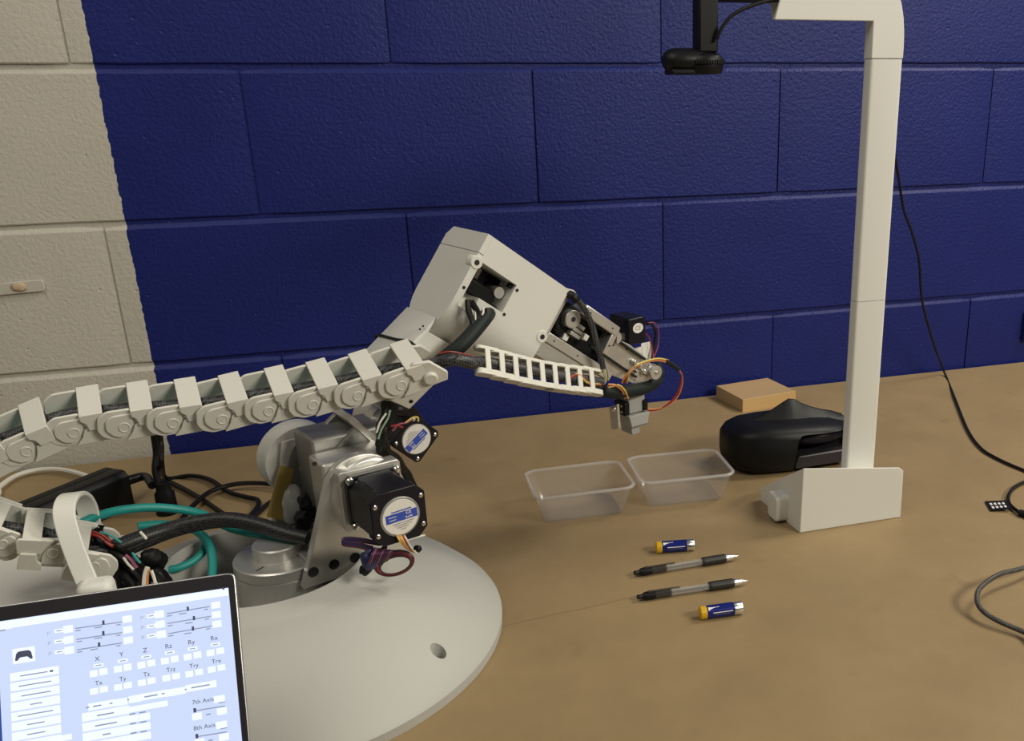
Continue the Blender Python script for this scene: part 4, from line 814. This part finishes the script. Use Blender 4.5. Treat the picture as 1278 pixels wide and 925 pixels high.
for x, y, s in ((140, 700, 0.016), (165, 715, 0.018), (190, 700, 0.013), (150, 728, 0.016), (195, 725, 0.014), (128, 712, 0.012)): wb(lump(atd(x, y, 0.965), s, x, (1, 0.7, 1), 0.35), 'connector', 'black', hn)
for c_, pts, r in (('red', [(112, 667), (124, 670), (133, 677), (141, 682)], 0.0018), ('red', [(116, 664), (128, 668), (138, 676)], 0.0014), ('teal', [(125, 664), (137, 668), (148, 675), (152, 677)], 0.0012), ('pink', [(157, 693), (163, 698), (168, 705), (171, 709)], 0.0016), ('white_wire', [(154, 696), (160, 704), (167, 711)], 0.0013), ('teal', [(165, 690), (170, 697), (175, 703)], 0.0013), ('white_wire', [(184, 708), (181, 718), (180, 730), (180, 740)], 0.0024), ('orange', [(186, 710), (184, 722), (184, 738)], 0.0012), ('white_wire', [(189, 712), (193, 724), (196, 738)], 0.0016), ('white_wire', [(175, 664), (179, 668), (183, 673)], 0.0014)):
    wb(MB().tube([atd(x, y, 0.926 if y > 662 else 0.955) for x, y in pts], r, 6, 6), 'wire', c_, hn)

# ================================================================== LAPTOP
TAU = R_(30); HGT, WID = 0.214, 0.320
P0 = atd(293, 714, 0.742)                                   # top right corner of the lid
lx, ld, ln = X, V((0, -math.sin(TAU), -math.cos(TAU))), V((0, -math.cos(TAU), math.sin(TAU)))   # right, down the lid, out of the screen
hz = P0+ld*HGT; LZ = hz.z
lap = thing('laptop', 'open laptop with a glowing control panel on its screen at the lower left', 'laptop', (P0.x-WID/2, hz.y-0.1, 0))
def lidpoly(x0, x1, y0, y1, r, n): return [P0+lx*a+ld*c_+ln*n for a, c_ in polyprof([(-x0, y0), (-x1, y0), (-x1, y1), (-x0, y1)], r)]
wb(MB().loft([lidpoly(0, WID, 0, HGT, 0.006, -0.005), lidpoly(0, WID, 0, HGT, 0.006, 0.0)]), 'lid', 'laptop', lap, bevel=0.0008)
wb(MB().loft([lidpoly(0.0012, WID-0.0012, 0.0012, HGT-0.002, 0.005, -0.0002), lidpoly(0.0012, WID-0.0012, 0.0012, HGT-0.002, 0.005, 0.0006)]), 'bezel', 'bezel', lap)
scr = wb(MB().loft([lidpoly(0.0055, WID-0.0055, 0.0115, HGT-0.014, 0.0003, 0.0004), lidpoly(0.0055, WID-0.0055, 0.0115, HGT-0.014, 0.0003, 0.0009)]), 'screen', 'screen', lap)
BT = max(LZ, 0.014)
wb(MB().prism(polyprof([(P0.x-WID, hz.y), (P0.x, hz.y), (P0.x, hz.y-0.215), (P0.x-WID, hz.y-0.215)], 0.008), (0, 0, 0.002), X, Y, Z*(BT-0.004)), 'base', 'laptop', lap, bevel=0.0015)
wb(MB().box((P0.x-WID/2, hz.y-0.065, BT-0.0016), (WID-0.03, 0.100, 0.001)), 'keyboard', 'black', lap)
kb = MB()
for r_ in range(5):
    for k_ in range(14): kb.box((P0.x-WID+0.026+k_*0.0206, hz.y-0.025-r_*0.0195, BT-0.0008), (0.0175, 0.0165, 0.0012))
wb(kb, 'keys', 'bezel', lap)['kind'] = 'stuff'
wb(MB().box((P0.x-WID/2, hz.y-0.165, BT-0.0018), (0.10, 0.065, 0.0006)), 'touchpad', 'bezel', lap)
wb(MB().cyl((P0.x-WID+0.03, hz.y, BT-0.003), (P0.x-0.03, hz.y, BT-0.003), 0.004), 'hinge', 'bezel', lap)
for sx in (0.02, WID-0.02):
    for sy in (0.015, 0.20): wb(MB().box((P0.x-sx, hz.y-sy, 0.001), (0.02, 0.008, 0.002)), 'rubber_foot', 'rubber', lap)
# user interface, laid out on the screen in metres from its top right corner
def S(zx, zy):                                              # place on the glass
    d = ray(zx/3.936, 690+zy/3.936); o = P0+ln*0.0010; t = (o-CAM).dot(ln)/d.dot(ln); p = CAM+d*t-P0; return (p.dot(lx), p.dot(ld))
KZ = 1/6240.0
def R2(mb, zx, zy, w, h, lift=0.0010, rnd=False):
    a, c_ = S(zx, zy); w *= KZ; h *= KZ
    if rnd: pts = [(a+w/2*math.cos(R_(t)), c_+h/2*math.sin(R_(t))) for t in range(0, 360, 30)]
    else: pts = [(a-w/2, c_-h/2), (a+w/2, c_-h/2), (a+w/2, c_+h/2), (a-w/2, c_+h/2)]
    mb.face(mb.ring([P0+lx*p[0]+ld*p[1]+ln*lift for p in pts]))
ui, dk, gy = MB(), MB(), MB()
# title bar
aR, cT = S(1122, 160)
for y0, y1, mb in ((0.0118, 0.0175, ui),):
    mb.face(mb.ring([P0+lx*x+ld*y+ln*0.00095 for x, y in ((-WID+0.006, y0), (-0.0058, y0), (-0.0058, y1), (-WID+0.006, y1))]))
R2(dk, 1097, 176, 10, 10); R2(ui, 20, 372, 60, 10); R2(gy, 10, 382, 26, 6)
SL = [(240, 395, 290, 383, 335, 375, 370, 372, 600, 340, 508, 343, 625, 326), (243, 442, 290, 435, 337, 428, 375, 426, 600, 392, 508, 395, 628, 378), (246, 494, 292, 487, 340, 479, 378, 477, 600, 443, 487, 451, 630, 430),
      (697, 318, 742, 310, 783, 302, 818, 300, 1030, 264, 923, 275, 1060, 257), (700, 366, 743, 360, 787, 351, 822, 348, 1035, 312, 953, 321, 1063, 304), (702, 414, 745, 408, 792, 401, 826, 398, 1040, 360, 948, 372, 1066, 350)]
def line(mb, x0, y0, x1, y1, w, lift=0.0010):
    a, b2 = V(S(x0, y0)), V(S(x1, y1)); d = (b2-a).normalized(); nn = V((-d.y, d.x))*w*KZ/2
    mb.face(mb.ring([P0+lx*p.x+ld*p.y+ln*lift for p in (a-nn, b2-nn, b2+nn, a+nn)]))
tx = []
for i, (a, b2, c_, d, e_, f_, g_, h_, i_, j_, k_, l_, m_, n_) in enumerate(SL):
    tx.append(('J%d' % (i+1), a, b2, 17, 'scr_grey')); R2(ui, c_, d, 38, 17); R2(gy, c_, d, 22, 4, 0.0011); R2(ui, e_, f_, 40, 34); R2(ui, m_, n_, 40, 32)
    line(gy, g_, h_, i_, j_, 5); R2(dk, k_, l_, 10, 20, 0.0011)
    R2(gy, k_-25, l_+24, 32, 5); R2(gy, g_+14, h_+10, 22, 5); R2(gy, i_-18, j_+14, 18, 5)
R2(ui, 117, 503, 90, 68)
for i in range(8):
    x, y = 170+i*1.7, 594+i*48.5; R2(ui, x, y, 196, 37); R2(gy, x+random.uniform(-6, 6), y+1, (110, 130, 118, 48, 140, 70, 72, 40)[i], 5, 0.0011)
R2(ui, 322, 908, 52, 26); R2(dk, 253, 581, 14, 8, 0.0011)
for s_, (x, y) in zip(('X', 'Y', 'Z', 'Rz', 'Ry', 'Rx'), ((478, 522), (597, 500), (713, 480), (828, 460), (940, 440), (1052, 420))): tx.append((s_, x, y, 30, 'scr_dark')); R2(ui, x+6, y+31, 42, 15); R2(gy, x+6, y+31, 26, 4, 0.0011); [R2(ui, x-18+q_*48, y+72-q_*10, 34, 30) for q_ in (0, 1)]
for s_, (x, y) in zip(('Tx', 'Ty', 'Tz', 'Trz', 'Try', 'Trx'), ((485, 640), (603, 620), (720, 598), (840, 575), (953, 555), (1063, 533))): tx.append((s_, x, y, 28, 'scr_dark')); [R2(ui, x-23+q_*48, y+41-q_*10, 34, 28) for q_ in (0, 1)]
for x, y, w in ((500, 748, 112), (597, 733, 50), (662, 718, 52), (755, 700, 116), (863, 683, 86), (988, 655, 134)): R2(ui, x, y, w, 32)
for x, y, w in ((478, 752, 34), (546, 740, 12), (430, 760, 14), (630, 722, 8), (742, 703, 56), (802, 692, 12), (912, 672, 8), (985, 656, 80)): R2(gy, x, y, w, 6, 0.0011)
for i in range(4): R2(ui, 520+i*2, 790+i*49, 196, 38); R2(gy, 518+i*3, 793+i*49, (70, 90, 34, 60)[i], 6, 0.0011)
R2(ui, 720, 757, 180, 26)
for i in range(3): R2(ui, 655+i*3, 815+i*47, 46, 32); R2(ui, 711+i*2, 806+i*47, 46, 32); R2(gy, 650+i*3, 792+i*47, 26, 6); R2(gy, 700+i*3, 784+i*47, 26, 6)
for dy, s_ in ((0, '7th Axis'), (127, '8th Axis')):
    tx.append((s_, 997+dy*0.06, 728+dy, 28, 'scr_dark')); R2(ui, 1078+dy*0.08, 718+dy, 48, 32); line(gy, 955+dy*0.08, 777+dy, 1105+dy*0.08, 753+dy, 5); R2(dk, 957+dy*0.08, 774+dy, 12, 20, 0.0011); R2(ui, 968+dy*0.1, 804+dy, 42, 32); R2(ui, 1090+dy*0.08, 778+dy, 44, 32); R2(gy, 1024+dy*0.08, 794+dy, 20, 6); R2(gy, 1090+dy*0.08, 735+dy, 30, 5)
bb = MB(); R2(bb, 2, 900, 14, 560)
wb(ui, 'interface_buttons', 'scr_white', scr, sub=True, smooth=0)['kind'] = 'stuff'; wb(dk, 'interface_handles', 'scr_dark', scr, sub=True, smooth=0)['kind'] = 'stuff'
wb(gy, 'interface_print', 'scr_grey', scr, sub=True, smooth=0)['kind'] = 'stuff'; wb(bb, 'interface_bar', 'scr_blue', scr, sub=True, smooth=0)
for s_, x, y, h_, m_ in tx:
    a, c_ = S(x, y); text_mesh('interface_text', s_, h_*1.0*KZ, frame(P0+lx*a+ld*c_+ln*0.0012, lx, -ld, ln), m_, scr)
gp = MB(); a, c_ = S(117, 503)
gpo = [(-36, 20), (-30, -12), (-20, -20), (20, -20), (30, -12), (36, 20), (26, 22), (16, 8), (-16, 8), (-26, 22)]
gp.face(gp.ring([P0+lx*(a+p[0]*KZ)+ld*(c_+p[1]*KZ)+ln*0.0012 for p in polyprof(gpo, 6)])); wb(gp, 'gamepad_icon', 'scr_dark', scr, sub=True, smooth=0)
